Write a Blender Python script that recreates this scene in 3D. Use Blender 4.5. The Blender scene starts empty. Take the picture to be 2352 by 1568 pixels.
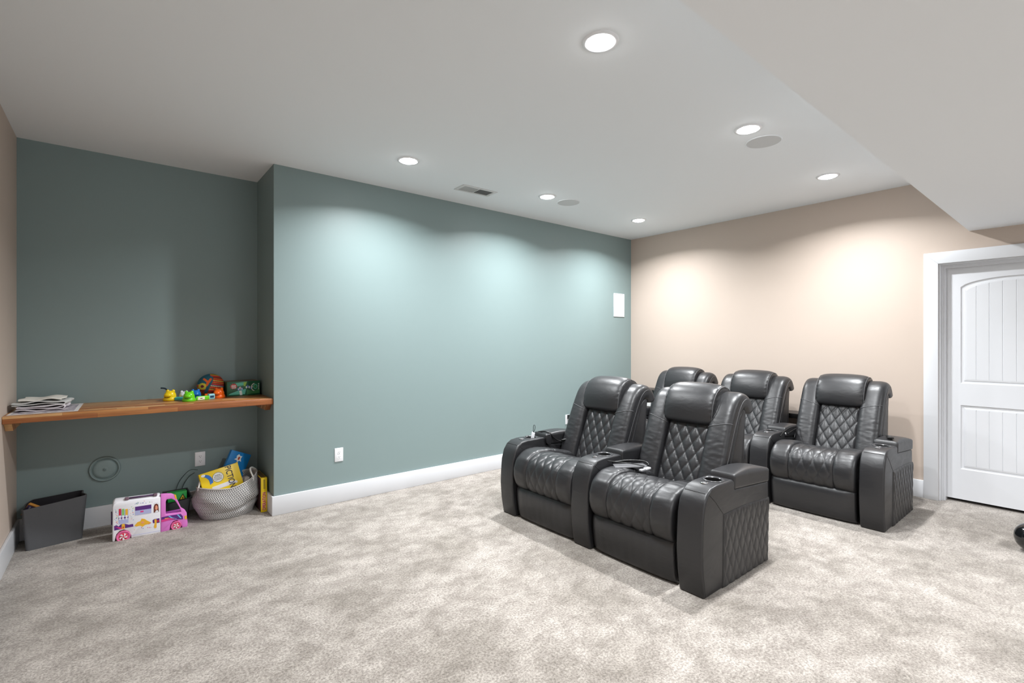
import bpy, bmesh, math, random
import numpy as np
from mathutils import Vector, Matrix, noise
random.seed(7)
PI = math.pi
C = bpy.context.scene.collection
S = bpy.context.scene

# ------------------------------------------------------------------ camera, light, exposure
CAM_H = 1.357
YAW = math.atan2(1368, 1115)
cd = bpy.data.cameras.new('camera'); cam = bpy.data.objects.new('camera', cd); C.objects.link(cam)
cd.sensor_width = 36; cd.lens = 36 * 1115 / 2352; cd.clip_start = 0.05
cam.location = (0, 0, CAM_H); cam.rotation_euler = (PI / 2, 0, YAW - PI / 2)
S.camera = cam
S.view_settings.view_transform = 'Standard'; S.view_settings.look = 'None'
S.view_settings.gamma = 1; S.view_settings.use_curve_mapping = False
S.view_settings.exposure = 0.0
w = bpy.data.worlds.new('world'); S.world = w; w.use_nodes = True
w.node_tree.nodes['Background'].inputs[0].default_value = (1, 1, 1, 1)
w.node_tree.nodes['Background'].inputs[1].default_value = 0.0
LAMP_W = 39.0          # power of one recessed lamp
REAR_FILL_W = 32.0          # power of one added fill lamp, unseen in the lower ceiling behind the camera
LAMP_COL = (0.955, 0.98, 1.0)

H = 2.743; LOW = 2.266; XL = -0.525; XB = 5.445; YG = 4.11; YA = 4.68; XJ = 0.952; YS = 0.72; YR = -3.6

# ------------------------------------------------------------------ helpers
def srgb(r, g, b):
    f = lambda c: (c / 255 / 12.92) if c / 255 <= .04045 else ((c / 255 + .055) / 1.055) ** 2.4
    return (f(r), f(g), f(b), 1)

_m = {}
def mat(name, col, rough=.6, metal=0, spec=.5, bump=None, emit=None, coat=0):
    """col: rgba. bump: (scale, strength, distance)"""
    if name in _m: return _m[name]
    m = bpy.data.materials.new(name); m.use_nodes = True; nt = m.node_tree; b = nt.nodes['Principled BSDF']
    b.inputs['Base Color'].default_value = col; b.inputs['Roughness'].default_value = rough
    b.inputs['Metallic'].default_value = metal; b.inputs['Specular IOR Level'].default_value = spec
    b.inputs['Coat Weight'].default_value = coat
    if emit: b.inputs['Emission Color'].default_value = emit[0]; b.inputs['Emission Strength'].default_value = emit[1]
    if bump:
        tc = nt.nodes.new('ShaderNodeTexCoord'); n = nt.nodes.new('ShaderNodeTexNoise'); n.inputs['Scale'].default_value = bump[0]
        n.inputs['Detail'].default_value = 4
        bp = nt.nodes.new('ShaderNodeBump'); bp.inputs['Strength'].default_value = bump[1]; bp.inputs['Distance'].default_value = bump[2]
        nt.links.new(tc.outputs['Object'], n.inputs['Vector']); nt.links.new(n.outputs['Fac'], bp.inputs['Height'])
        nt.links.new(bp.outputs[0], b.inputs['Normal'])
    _m[name] = m
    return m

def mesh_obj(name, verts, faces, m=None, parent=None, smooth=False, mats=None, fm=None):
    me = bpy.data.meshes.new(name); me.from_pydata([tuple(v) for v in verts], [], [tuple(f) for f in faces])
    for x in (mats or ([m] if m else [])): me.materials.append(x)
    if fm is not None: me.polygons.foreach_set('material_index', fm)
    if smooth: me.polygons.foreach_set('use_smooth', [True] * len(me.polygons))
    me.update()
    o = bpy.data.objects.new(name, me); C.objects.link(o)
    if parent: o.parent = parent
    return o

def fixn(o):
    bm = bmesh.new(); bm.from_mesh(o.data); bmesh.ops.recalc_face_normals(bm, faces=bm.faces); bm.to_mesh(o.data); bm.free()
    return o

def from_bm(name, bm, m=None, parent=None, smooth=False, mats=None):
    bmesh.ops.recalc_face_normals(bm, faces=bm.faces)
    me = bpy.data.meshes.new(name); bm.to_mesh(me); bm.free()
    for x in (mats or ([m] if m else [])): me.materials.append(x)
    if smooth: me.polygons.foreach_set('use_smooth', [True] * len(me.polygons))
    o = bpy.data.objects.new(name, me); C.objects.link(o)
    if parent: o.parent = parent
    return o

def tag(o, label=None, cat=None, group=None, kind=None):
    if label: o['label'] = label
    if cat: o['category'] = cat
    if group: o['group'] = group
    if kind: o['kind'] = kind
    return o

def empty(name, loc, rz=0, label=None, cat=None, group=None, kind=None):
    o = bpy.data.objects.new(name, None); C.objects.link(o); o.location = loc; o.rotation_euler = (0, 0, rz)
    o.empty_display_size = .1
    return tag(o, label, cat, group, kind)

def copy_tree(o, parent=None):
    c = o.copy(); C.objects.link(c); c.parent = parent
    for ch in list(o.children): copy_tree(ch, c)
    return c

def bm_box(bm, x0, x1, y0, y1, z0, z1, mi=0, M=None):
    ps = [(x, y, z) for x in (x0, x1) for y in (y0, y1) for z in (z0, z1)]
    vs = [bm.verts.new(M @ Vector(p) if M else p) for p in ps]
    for f in ((0, 1, 3, 2), (4, 6, 7, 5), (0, 4, 5, 1), (2, 3, 7, 6), (0, 2, 6, 4), (1, 5, 7, 3)):
        bm.faces.new([vs[i] for i in f]).material_index = mi
    return vs

def box(name, x0, x1, y0, y1, z0, z1, m, parent=None, bev=0, seg=2):
    bm = bmesh.new(); bm_box(bm, x0, x1, y0, y1, z0, z1)
    o = from_bm(name, bm, m, parent)
    if bev: bevel(o, bev, seg)
    return o

def bevel(o, wd, seg=3, ang=30):
    md = o.modifiers.new('bevel', 'BEVEL'); md.width = wd; md.segments = seg; md.limit_method = 'ANGLE'; md.angle_limit = math.radians(ang)
    md.harden_normals = False
    for p in o.data.polygons: p.use_smooth = True
    return o

def smooth_curve(pts, n, closed=False):
    """Catmull-Rom through pts resampled to n equally spaced points."""
    P = [np.array(p, float) for p in pts]; out = []
    k = len(P)
    rng = range(k if closed else k - 1)
    for i in rng:
        if closed: a, b, c, d = P[(i - 1) % k], P[i], P[(i + 1) % k], P[(i + 2) % k]
        else: a, b, c, d = P[max(i - 1, 0)], P[i], P[i + 1], P[min(i + 2, k - 1)]
        for t in np.linspace(0, 1, 24, endpoint=False):
            out.append(.5 * ((2 * b) + (-a + c) * t + (2 * a - 5 * b + 4 * c - d) * t * t + (-a + 3 * b - 3 * c + d) * t ** 3))
    out.append(P[0] if closed else P[-1]); out = np.array(out)
    L = np.concatenate([[0], np.cumsum(np.linalg.norm(np.diff(out, axis=0), axis=1))])
    q = np.linspace(0, L[-1], n + 1 if closed else n)
    r = np.stack([np.interp(q, L, out[:, j]) for j in range(out.shape[1])], 1)
    return r[:-1] if closed else r

def tube_bm(bm, pts, r, seg=8, mi=0, cap=True, closed=False):
    P = [Vector(p) for p in pts]; n = len(P); rings = []
    up = Vector((0, 0, 1)); prev = None
    for i in range(n):
        if closed: t = (P[(i + 1) % n] - P[i - 1]).normalized()
        else: t = (P[min(i + 1, n - 1)] - P[max(i - 1, 0)]).normalized()
        if prev is None:
            a = up if abs(t.dot(up)) < .95 else Vector((1, 0, 0))
            u = t.cross(a).normalized()
        else: u = (prev - t * prev.dot(t)).normalized()
        prev = u; v = t.cross(u)
        rr = r[i] if hasattr(r, '__len__') else r
        rings.append([bm.verts.new(P[i] + (u * math.cos(2 * PI * k / seg) + v * math.sin(2 * PI * k / seg)) * rr) for k in range(seg)])
    for i in range(n if closed else n - 1):
        A, B = rings[i], rings[(i + 1) % n]
        for k in range(seg):
            f = bm.faces.new((A[k], A[(k + 1) % seg], B[(k + 1) % seg], B[k])); f.material_index = mi; f.smooth = True
    if cap and not closed:
        bm.faces.new(rings[0]).material_index = mi; bm.faces.new(rings[-1]).material_index = mi

def tube(name, pts, r, m, parent=None, seg=8, n=None, closed=False):
    if n: pts = smooth_curve(pts, n, closed)
    bm = bmesh.new(); tube_bm(bm, pts, r, seg, closed=closed); return from_bm(name, bm, m, parent)

def lathe_bm(bm, prof, seg=32, c=(0, 0, 0), M=None, mi=0):
    """prof list of (r,z). open ends at r=0 get fans."""
    rings = []
    for r, z in prof:
        if r < 1e-6: rings.append([bm.verts.new((M @ Vector((0, 0, z)) if M else Vector((0, 0, z))) + Vector(c))])
        else:
            rg = []
            for k in range(seg):
                p = Vector((r * math.cos(2 * PI * k / seg), r * math.sin(2 * PI * k / seg), z))
                rg.append(bm.verts.new((M @ p if M else p) + Vector(c)))
            rings.append(rg)
    for A, B in zip(rings, rings[1:]):
        for k in range(seg):
            if len(A) == 1 and len(B) == 1: continue
            if len(A) == 1: f = bm.faces.new((A[0], B[(k + 1) % seg], B[k]))
            elif len(B) == 1: f = bm.faces.new((A[k], A[(k + 1) % seg], B[0]))
            else: f = bm.faces.new((A[k], A[(k + 1) % seg], B[(k + 1) % seg], B[k]))
            f.smooth = True; f.material_index = mi

def lathe(name, prof, m, parent=None, seg=32, c=(0, 0, 0), M=None):
    bm = bmesh.new(); lathe_bm(bm, prof, seg, c, M); return from_bm(name, bm, m, parent)

def prism_bm(bm, pts, axis, a, b, mi=0, M=None):
    """polygon pts (2D) extruded along axis 'x','y' or 'z' from a to b"""
    def P(u, v, w_):
        p = {'x': (w_, u, v), 'y': (u, w_, v), 'z': (u, v, w_)}[axis]
        return M @ Vector(p) if M else Vector(p)
    A = [bm.verts.new(P(u, v, a)) for u, v in pts]; B = [bm.verts.new(P(u, v, b)) for u, v in pts]; n = len(pts)
    for f in ([bm.faces.new(A), bm.faces.new(B[::-1])] + [bm.faces.new((A[i], B[i], B[(i + 1) % n], A[(i + 1) % n])) for i in range(n)]):
        f.material_index = mi

def prism(name, pts, axis, a, b, m, parent=None, bev=0, seg=3, ang=30):
    bm = bmesh.new(); prism_bm(bm, pts, axis, a, b); o = from_bm(name, bm, m, parent)
    if bev: bevel(o, bev, seg, ang)
    return o

def pillow(name, spine, hw, ht, m, parent=None, yc=0, p=4, M_=80, N=96, e0=.06, e1=.06, disp=None, wfun=None):
    """closed cushion: cross-section superellipse (half width hw along y, half thickness ht along the spine normal)
    swept on a spine in the xz plane; ends rounded over e0/e1 metres. disp(s, y, front) -> extra height."""
    sp = smooth_curve(spine, 400)
    L = np.concatenate([[0], np.cumsum(np.linalg.norm(np.diff(sp, axis=0), axis=1))]); tot = L[-1]
    ph = np.linspace(0, 2 * PI, 2000)
    cx = np.sign(np.cos(ph)) * np.abs(np.cos(ph)) ** (2 / p) * hw; cz = np.sign(np.sin(ph)) * np.abs(np.sin(ph)) ** (2 / p) * ht
    l = np.concatenate([[0], np.cumsum(np.hypot(np.diff(cx), np.diff(cz)))])
    q = np.linspace(0, l[-1], N, endpoint=False)
    ry = np.interp(q, l, cx); rn = np.interp(q, l, cz)
    # spacing: dense at the ends
    th = np.linspace(0, 1, M_)
    s = tot * th
    ks = max(3, int(M_ * .06))
    s = np.concatenate([[tot * .0], e0 * (1 - np.cos(np.linspace(0, PI / 2, 9)[1:])), np.linspace(e0, tot - e1, M_)[1:-1], tot - e1 * (1 - np.cos(np.linspace(PI / 2, 0, 9)[:-1])), [tot]])
    V = []; R = []
    for si in s:
        e = 1
        if si < e0: e = math.sqrt(max(0, 1 - ((e0 - si) / e0) ** 2))
        elif si > tot - e1: e = math.sqrt(max(0, 1 - ((si - tot + e1) / e1) ** 2))
        x = np.interp(si, L, sp[:, 0]); z = np.interp(si, L, sp[:, 1])
        d = 2e-2; a = np.array([np.interp(max(si - d, 0), L, sp[:, 0]), np.interp(max(si - d, 0), L, sp[:, 1])])
        b = np.array([np.interp(min(si + d, tot), L, sp[:, 0]), np.interp(min(si + d, tot), L, sp[:, 1])])
        t = (b - a) / np.linalg.norm(b - a); n = np.array([-t[1], t[0]])
        wf = wfun(si / tot) if wfun else 1
        if e < 1e-3:
            V.append((x, yc, z)); R.append([len(V) - 1]); continue
        ids = []
        for y, nn in zip(ry, rn):
            ye = y * wf * (1 - .22 * (1 - e)); ne = nn * e
            if disp: ne += disp(si, y * wf, nn / ht) * e
            V.append((x + n[0] * ne, yc + ye, z + n[1] * ne)); ids.append(len(V) - 1)
        R.append(ids)
    F = []
    for A, B in zip(R, R[1:]):
        for k in range(N):
            k2 = (k + 1) % N
            if len(A) == 1: F.append((A[0], B[k2], B[k]))
            elif len(B) == 1: F.append((A[k], A[k2], B[0]))
            else: F.append((A[k], A[k2], B[k2], B[k]))
    return fixn(mesh_obj(name, V, F, m, parent, smooth=True))

def arc_seam(spine, s, hw, ht, p, yc, parent, m=None):
    sp = smooth_curve(spine, 400); L = np.concatenate([[0], np.cumsum(np.linalg.norm(np.diff(sp, axis=0), axis=1))])
    i = int(np.searchsorted(L, s)); t = sp[i + 6] - sp[i - 6]; t /= np.linalg.norm(t); n = np.array([-t[1], t[0]])
    pts = []
    for a in np.linspace(.30, PI - .30, 40):
        y = np.sign(math.cos(a)) * abs(math.cos(a)) ** (2 / p) * hw; q = abs(math.sin(a)) ** (2 / p) * ht + .0012
        dz = -.022 * (y * (1 if yc < 0 else -1)) / hw                       # the seam slopes towards the headrest
        pts.append((sp[i][0] + n[0] * q + t[0] * dz, yc + y, sp[i][1] + n[1] * q + t[1] * dz))
    return tube('piping', pts, .0024, m or M_SEAM, parent, 6)

def quilt(u, v, w_, h_, amp):
    """tufted diamonds w_ wide, h_ tall"""
    a = u / w_ + v / h_; b = u / w_ - v / h_
    fa = abs((a % 1) - .5) * 2; fb = abs((b % 1) - .5) * 2      # 1 at the seam, 0 mid
    return amp * ((1 - fa ** 2.2) * (1 - fb ** 2.2)) ** .34 - amp * .55

def text_mesh(name, body, size, m, parent, Mx, align='LEFT', off=0.0, ext=.0006, sx=1):
    cu = bpy.data.curves.new(name, 'FONT'); cu.body = body; cu.size = size; cu.align_x = align; cu.offset = off; cu.extrude = ext
    t = bpy.data.objects.new(name, cu); C.objects.link(t)
    bpy.context.view_layer.update()
    me = bpy.data.meshes.new_from_object(t)
    bpy.data.objects.remove(t); bpy.data.curves.remove(cu)
    me.materials.clear(); me.materials.append(m); me.transform(Mx @ Matrix.Diagonal((sx, 1, 1, 1)))
    o = bpy.data.objects.new(name, me); C.objects.link(o); o.parent = parent
    return o

# ------------------------------------------------------------------ materials
def wall_mat(name, col, rough=.55):
    return mat(name, col, rough, spec=.3, bump=(220, .05, .002))
M_TEAL = wall_mat('teal_paint', srgb(132, 149, 149), .45)
M_BEIGE = wall_mat('beige_paint', srgb(197, 182, 170))
M_CEIL = wall_mat('ceiling_paint', srgb(236, 240, 244), .8)
M_TRIM = mat('white_trim', srgb(219, 221, 225), .35, spec=.4)
M_WHITE = mat('white_plastic', srgb(238, 240, 244), .3)
M_BLACK = mat('black_plastic', srgb(18, 18, 18), .35)
M_DARK = mat('dark_void', srgb(6, 6, 6), .9)

def leather_mat():
    m = bpy.data.materials.new('black_leather'); m.use_nodes = True; nt = m.node_tree; b = nt.nodes['Principled BSDF']; N = nt.nodes; Lk = nt.links
    b.inputs['Base Color'].default_value = srgb(37, 37, 39); b.inputs['Roughness'].default_value = .36; b.inputs['Specular IOR Level'].default_value = .55
    tc = N.new('ShaderNodeTexCoord')
    n1 = N.new('ShaderNodeTexNoise'); n1.inputs['Scale'].default_value = 260; n1.inputs['Detail'].default_value = 3
    n2 = N.new('ShaderNodeTexNoise'); n2.inputs['Scale'].default_value = 9; n2.inputs['Detail'].default_value = 3; n2.inputs['Distortion'].default_value = .6
    mp = N.new('ShaderNodeMapping'); mp.inputs['Scale'].default_value = (1, 1, 2.6)
    Lk.new(tc.outputs['Object'], n1.inputs['Vector']); Lk.new(tc.outputs['Object'], mp.inputs['Vector']); Lk.new(mp.outputs[0], n2.inputs['Vector'])
    b1 = N.new('ShaderNodeBump'); b1.inputs['Strength'].default_value = .12; b1.inputs['Distance'].default_value = .001
    b2 = N.new('ShaderNodeBump'); b2.inputs['Strength'].default_value = .14; b2.inputs['Distance'].default_value = .012
    Lk.new(n2.outputs['Fac'], b2.inputs['Height']); Lk.new(n1.outputs['Fac'], b1.inputs['Height']); Lk.new(b2.outputs[0], b1.inputs['Normal']); Lk.new(b1.outputs[0], b.inputs['Normal'])
    r = N.new('ShaderNodeMapRange'); r.inputs['To Min'].default_value = .31; r.inputs['To Max'].default_value = .46
    Lk.new(n2.outputs['Fac'], r.inputs['Value']); Lk.new(r.outputs[0], b.inputs['Roughness'])
    return m
M_LEA = leather_mat()
M_SEAM = mat('seam_thread', srgb(80, 80, 82), .5)
M_CHROME = mat('chrome', srgb(205, 205, 208), .12, metal=1)

def carpet_mat():
    m = bpy.data.materials.new('carpet'); m.use_nodes = True; nt = m.node_tree; b = nt.nodes['Principled BSDF']; N = nt.nodes; Lk = nt.links
    tc = N.new('ShaderNodeTexCoord')
    def nz(scale, detail, dist=0, sc=(1, 1, 1), rot=0):
        mp = N.new('ShaderNodeMapping'); mp.inputs['Scale'].default_value = sc; mp.inputs['Rotation'].default_value = (0, 0, rot)
        n = N.new('ShaderNodeTexNoise'); n.inputs['Scale'].default_value = scale; n.inputs['Detail'].default_value = detail; n.inputs['Distortion'].default_value = dist
        Lk.new(tc.outputs['Object'], mp.inputs[0]); Lk.new(mp.outputs[0], n.inputs['Vector']); return n
    big = nz(2.2, 4, .3, (1, 1.25, 1), .5); mid = nz(7.5, 8, .2, (1, 1.25, 1), -.4); fine = nz(95, 4)
    mid.inputs['Roughness'].default_value = .72; fine.inputs['Roughness'].default_value = .75
    def ramp(src, a, b_, ca, cb):
        r = N.new('ShaderNodeValToRGB'); r.color_ramp.elements[0].position = a; r.color_ramp.elements[1].position = b_
        r.color_ramp.elements[0].color = ca; r.color_ramp.elements[1].color = cb; Lk.new(src.outputs['Fac'], r.inputs[0]); return r
    def mul(a, b_, f=1):
        x = N.new('ShaderNodeMix'); x.data_type = 'RGBA'; x.blend_type = 'MULTIPLY'; x.inputs[0].default_value = f
        Lk.new(a, x.inputs[6]); Lk.new(b_, x.inputs[7]); return x.outputs[2]
    r1 = ramp(big, .36, .60, srgb(170, 162, 153), srgb(196, 188, 180))
    r2 = ramp(mid, .40, .60, (.66, .645, .63, 1), (1, 1, 1, 1))
    r3 = ramp(fine, .38, .60, (.46, .445, .43, 1), (1, 1, 1, 1))
    Lk.new(mul(mul(r1.outputs[0], r2.outputs[0]), r3.outputs[0]), b.inputs['Base Color'])
    b.inputs['Roughness'].default_value = 1; b.inputs['Specular IOR Level'].default_value = .05
    b.inputs['Sheen Weight'].default_value = .25; b.inputs['Sheen Roughness'].default_value = .6
    bp = N.new('ShaderNodeBump'); bp.inputs['Strength'].default_value = .7; bp.inputs['Distance'].default_value = .006
    Lk.new(fine.outputs['Fac'], bp.inputs['Height']); Lk.new(bp.outputs[0], b.inputs['Normal'])
    return m
M_CARPET = carpet_mat()

def wood_mat():
    m = bpy.data.materials.new('butcher_block'); m.use_nodes = True; nt = m.node_tree; b = nt.nodes['Principled BSDF']; N = nt.nodes; Lk = nt.links
    tc = N.new('ShaderNodeTexCoord'); sp = N.new('ShaderNodeSeparateXYZ'); Lk.new(tc.outputs['Object'], sp.inputs[0])
    def mt(op, a, b_=None):
        n = N.new('ShaderNodeMath'); n.operation = op
        for i, q in enumerate((a, b_)):
            if q is None: continue
            if isinstance(q, (int, float)): n.inputs[i].default_value = q
            else: Lk.new(q, n.inputs[i])
        return n.outputs[0]
    row_f = mt('DIVIDE', mt('ADD', sp.outputs[1], sp.outputs[2]), .030); row = mt('FLOOR', row_f)
    col_f = mt('ADD', mt('DIVIDE', sp.outputs[0], .43), mt('MULTIPLY', row, .387)); col = mt('FLOOR', col_f)
    cb = N.new('ShaderNodeCombineXYZ'); Lk.new(row, cb.inputs[0]); Lk.new(col, cb.inputs[1])
    wn = N.new('ShaderNodeTexWhiteNoise'); wn.noise_dimensions = '2D'; Lk.new(cb.outputs[0], wn.inputs['Vector'])
    cr = N.new('ShaderNodeValToRGB'); cr.color_ramp.interpolation = 'CONSTANT'; el = cr.color_ramp.elements
    el[0].position = 0; el[0].color = srgb(190, 126, 72); el[1].position = .22; el[1].color = srgb(218, 162, 104)
    for p_, c_ in ((.42, (164, 100, 56)), (.58, (206, 146, 88)), (.76, (178, 112, 64)), (.9, (232, 184, 128))): q = el.new(p_); q.color = srgb(*c_)
    Lk.new(wn.outputs['Value'], cr.inputs[0])
    edge = mt('MINIMUM', mt('MINIMUM', mt('FRACT', row_f), mt('SUBTRACT', 1.0, mt('FRACT', row_f))), mt('MULTIPLY', mt('MINIMUM', mt('FRACT', col_f), mt('SUBTRACT', 1.0, mt('FRACT', col_f))), 14.0))
    ln = mt('ADD', mt('MULTIPLY', mt('GREATER_THAN', edge, .03), .35), .65)
    gm = N.new('ShaderNodeMix'); gm.data_type = 'RGBA'; gm.blend_type = 'MULTIPLY'; gm.inputs[0].default_value = 1
    Lk.new(cr.outputs[0], gm.inputs[6]); Lk.new(ln, gm.inputs[7])
    mp = N.new('ShaderNodeMapping'); mp.inputs['Scale'].default_value = (3, 60, 60); Lk.new(tc.outputs['Object'], mp.inputs[0])
    n = N.new('ShaderNodeTexNoise'); n.inputs['Scale'].default_value = 1.6; n.inputs['Detail'].default_value = 6; Lk.new(mp.outputs[0], n.inputs['Vector'])
    r = N.new('ShaderNodeValToRGB'); r.color_ramp.elements[0].position = .3; r.color_ramp.elements[1].position = .7
    r.color_ramp.elements[0].color = (.62, .58, .55, 1); r.color_ramp.elements[1].color = (1.0, 1.0, 1.0, 1); Lk.new(n.outputs['Fac'], r.inputs[0])
    x = N.new('ShaderNodeMix'); x.data_type = 'RGBA'; x.blend_type = 'MULTIPLY'; x.inputs[0].default_value = 1
    Lk.new(gm.outputs[2], x.inputs[6]); Lk.new(r.outputs[0], x.inputs[7]); Lk.new(x.outputs[2], b.inputs['Base Color'])
    b.inputs['Roughness'].default_value = .38
    return m
M_WOOD = wood_mat()

# ------------------------------------------------------------------ the room
def struct(name, bm_or_obj, m=None):
    o = from_bm(name, bm_or_obj, m) if isinstance(bm_or_obj, bmesh.types.BMesh) else bm_or_obj
    o['kind'] = 'structure'; return o

bm = bmesh.new(); bm_box(bm, XL - .2, XB + .4, YR - .2, YA + .2, -.1, 0); struct('floor', bm, M_CARPET)
bm = bmesh.new()
bm_box(bm, XL - .2, XB + .4, YS, YA + .2, H, H + .15)
bm_box(bm, XL - .2, XB + .4, YR - .2, YS, LOW, H + .15)
struct('ceiling', bm, M_CEIL)
bm = bmesh.new(); bm_box(bm, XJ, XB + .3, YG, YA + .15, 0, H); bm_box(bm, XL - .15, XJ, YA, YA + .15, 0, H)
struct('wall_back', bm, M_TEAL)
bm = bmesh.new(); bm_box(bm, XL - .15, XL, YR, YA + .15, 0, H); struct('wall_left', bm, M_BEIGE)
bm = bmesh.new(); bm_box(bm, XL - .15, XB + .15, YR - .15, YR, 0, LOW); struct('wall_front', bm, M_CEIL)
DY0, DY1, DZ = .0, .911, 2.018          # door opening
bm = bmesh.new()
bm_box(bm, XB, XB + .16, DY1, YG, 0, H); bm_box(bm, XB, XB + .16, DY0, DY1, DZ, H); bm_box(bm, XB, XB + .16, YR, DY0, 0, LOW + .2)
struct('wall_right', bm, M_BEIGE)

# base boards
BH, BT = .15, .016
def baseboard(name, x0, x1, y0, y1):
    bm = bmesh.new(); bm_box(bm, x0, x1, y0, y1, .0, BH)
    o = struct(name, bm, M_TRIM); bevel(o, .003, 2)
baseboard('baseboard_back', XJ - BT, XB, YG - BT, YG)
baseboard('baseboard_alcove_side', XJ - BT, XJ, YG, YA)
baseboard('baseboard_alcove', XL, XJ - BT, YA - BT, YA)
baseboard('baseboard_left', XL, XL + BT, YR, YA - BT)
baseboard('baseboard_right', XB - BT, XB, 1.0, YG - BT)

# door and casing
bm = bmesh.new()
cw = .098; ct = .02
outer = [(DY1 + .098, 0), (DY1 + .098, DZ + cw), (DY0 - .098, DZ + cw), (DY0 - .098, 0)]
inner = [(DY0 - .001, 0), (DY0 - .001, DZ), (DY1 + .001, DZ), (DY1 + .001, 0)]
prism_bm(bm, [outer[0], outer[1], inner[2], inner[3]], 'x', XB - ct, XB)
prism_bm(bm, [outer[1], outer[2], inner[1], inner[2]], 'x', XB - ct, XB)
prism_bm(bm, [outer[2], outer[3], inner[0], inner[1]], 'x', XB - ct, XB)
t1 = struct('trim_1', bm, M_TRIM); bevel(t1, .0025, 2)
bm = bmesh.new()           # jamb with stop
for a, b_, x0, x1 in ((0, .0, XB, XB + .16), (.012, .012, XB + .03, XB + .16), (.024, .024, XB + .045, XB + .16)):
    t = .012
    bm_box(bm, x0, x1, DY1 - a - t, DY1 - a, 0, DZ - a - t + .0)
    bm_box(bm, x0, x1, DY0 + a, DY0 + a + t, 0, DZ - a - t)
    bm_box(bm, x0, x1, DY0 + a, DY1 - a, DZ - a - t, DZ - a)
t2 = struct('trim_2', bm, M_TRIM)

XD = XB + .085                 # face of the door slab
def door():
    y0, y1, z0, z1 = .035, DY1 - .035, .026, 1.983
    V = lambda *p: p
    bm = bmesh.new()
    yc = (y0 + y1) / 2; pw = (.785 - yc)
    y1 = DY1 - .035
    def arch(y, base, rise): return base + rise * math.sqrt(max(0, 1 - ((y - yc) / (pw * 1.02)) ** 2)) if rise else base
    nx = 24
    ys = [yc - pw + 2 * pw * i / nx for i in range(nx + 1)]
    def ring(zb, zt, rise, ins, x):
        k = (pw - ins) / pw
        pts = [(yc + (y - yc) * k, zb + ins) for y in ys] + [(yc + (y - yc) * k, arch(y, zt, rise) - ins) for y in ys[::-1]]
        return [bm.verts.new((x, a, b_)) for a, b_ in pts]
    panels = [(1.004, 1.80, .085), (.28, .82, 0)]
    # stiles and rails as solid front face with holes: built by strips
    fx = XD; bk = XD + .035
    def quad(a, b_, c, d, x=fx): bm.faces.new([bm.verts.new((x, *p)) for p in (a, b_, c, d)])
    quad((y0, z0), (yc - pw, z0), (yc - pw, z1), (y0, z1)); quad((yc + pw, z0), (y1, z0), (y1, z1), (yc + pw, z1))
    quad((yc - pw, z0), (yc + pw, z0), (yc + pw, .28), (yc - pw, .28)); quad((yc - pw, .82), (yc + pw, .82), (yc + pw, 1.004), (yc - pw, 1.004))
    for a, b_ in zip(ys, ys[1:]):
        quad((a, arch(a, 1.80, .085)), (b_, arch(b_, 1.80, .085)), (b_, z1), (a, z1))
    for x0_, x1_, ya, yb, za, zb in ((fx, bk, y0, y0, z0, z1), (fx, bk, y1, y1, z0, z1)):
        bm.faces.new([bm.verts.new(p) for p in ((x0_, ya, za), (x1_, ya, za), (x1_, ya, zb), (x0_, ya, zb))])
    bm.faces.new([bm.verts.new(p) for p in ((fx, y0, z0), (bk, y0, z0), (bk, y1, z0), (fx, y1, z0))])
    bm.faces.new([bm.verts.new(p) for p in ((fx, y0, z1), (bk, y0, z1), (bk, y1, z1), (fx, y1, z1))])
    bm.faces.new([bm.verts.new(p) for p in ((bk, y0, z0), (bk, y0, z1), (bk, y1, z1), (bk, y1, z0))])
    for zb, zt, rise in panels:
        rs = [ring(zb, zt, rise, ins, fx + dx) for ins, dx in ((0, 0), (.006, .010), (.018, .011), (.024, .006), (.036, .004))]
        n = len(rs[0])
        for A, B in zip(rs, rs[1:]):
            for i in range(n): bm.faces.new((A[i], A[(i + 1) % n], B[(i + 1) % n], B[i]))
        # beadboard field with grooves
        k = (pw - .036) / pw; g = .0035
        gro = [yc + j * .0775 for j in range(-4, 5)]
        lim0, lim1 = yc - pw * k, yc + pw * k
        cols = [(lim0, .004)]
        for q in gro:
            if lim0 + .01 < q < lim1 - .01: cols += [(q - g, .004), (q, .0075), (q + g, .004)]
        cols.append((lim1, .004))
        dense = []
        for (a, da), (b_, db) in zip(cols, cols[1:]):
            m_ = 4 if b_ - a > .02 else 1
            dense += [(a + (b_ - a) * i / m_, da + (db - da) * i / m_) for i in range(m_)]
        dense.append(cols[-1])
        for (a, da), (b_, db) in zip(dense, dense[1:]):
            ta = arch(yc + (a - yc) / k, zt, rise) - .036; tb = arch(yc + (b_ - yc) / k, zt, rise) - .036
            bm.faces.new([bm.verts.new(p) for p in ((fx + da, a, zb + .036), (fx + db, b_, zb + .036), (fx + db, b_, tb), (fx + da, a, ta))])
    bmesh.ops.remove_doubles(bm, verts=bm.verts, dist=.0002)
    return struct('door_1', bm, M_TRIM)
door()
box('hall_floor', 0, 0, 0, 0, 0, 0, M_DARK) if False else None

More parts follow.
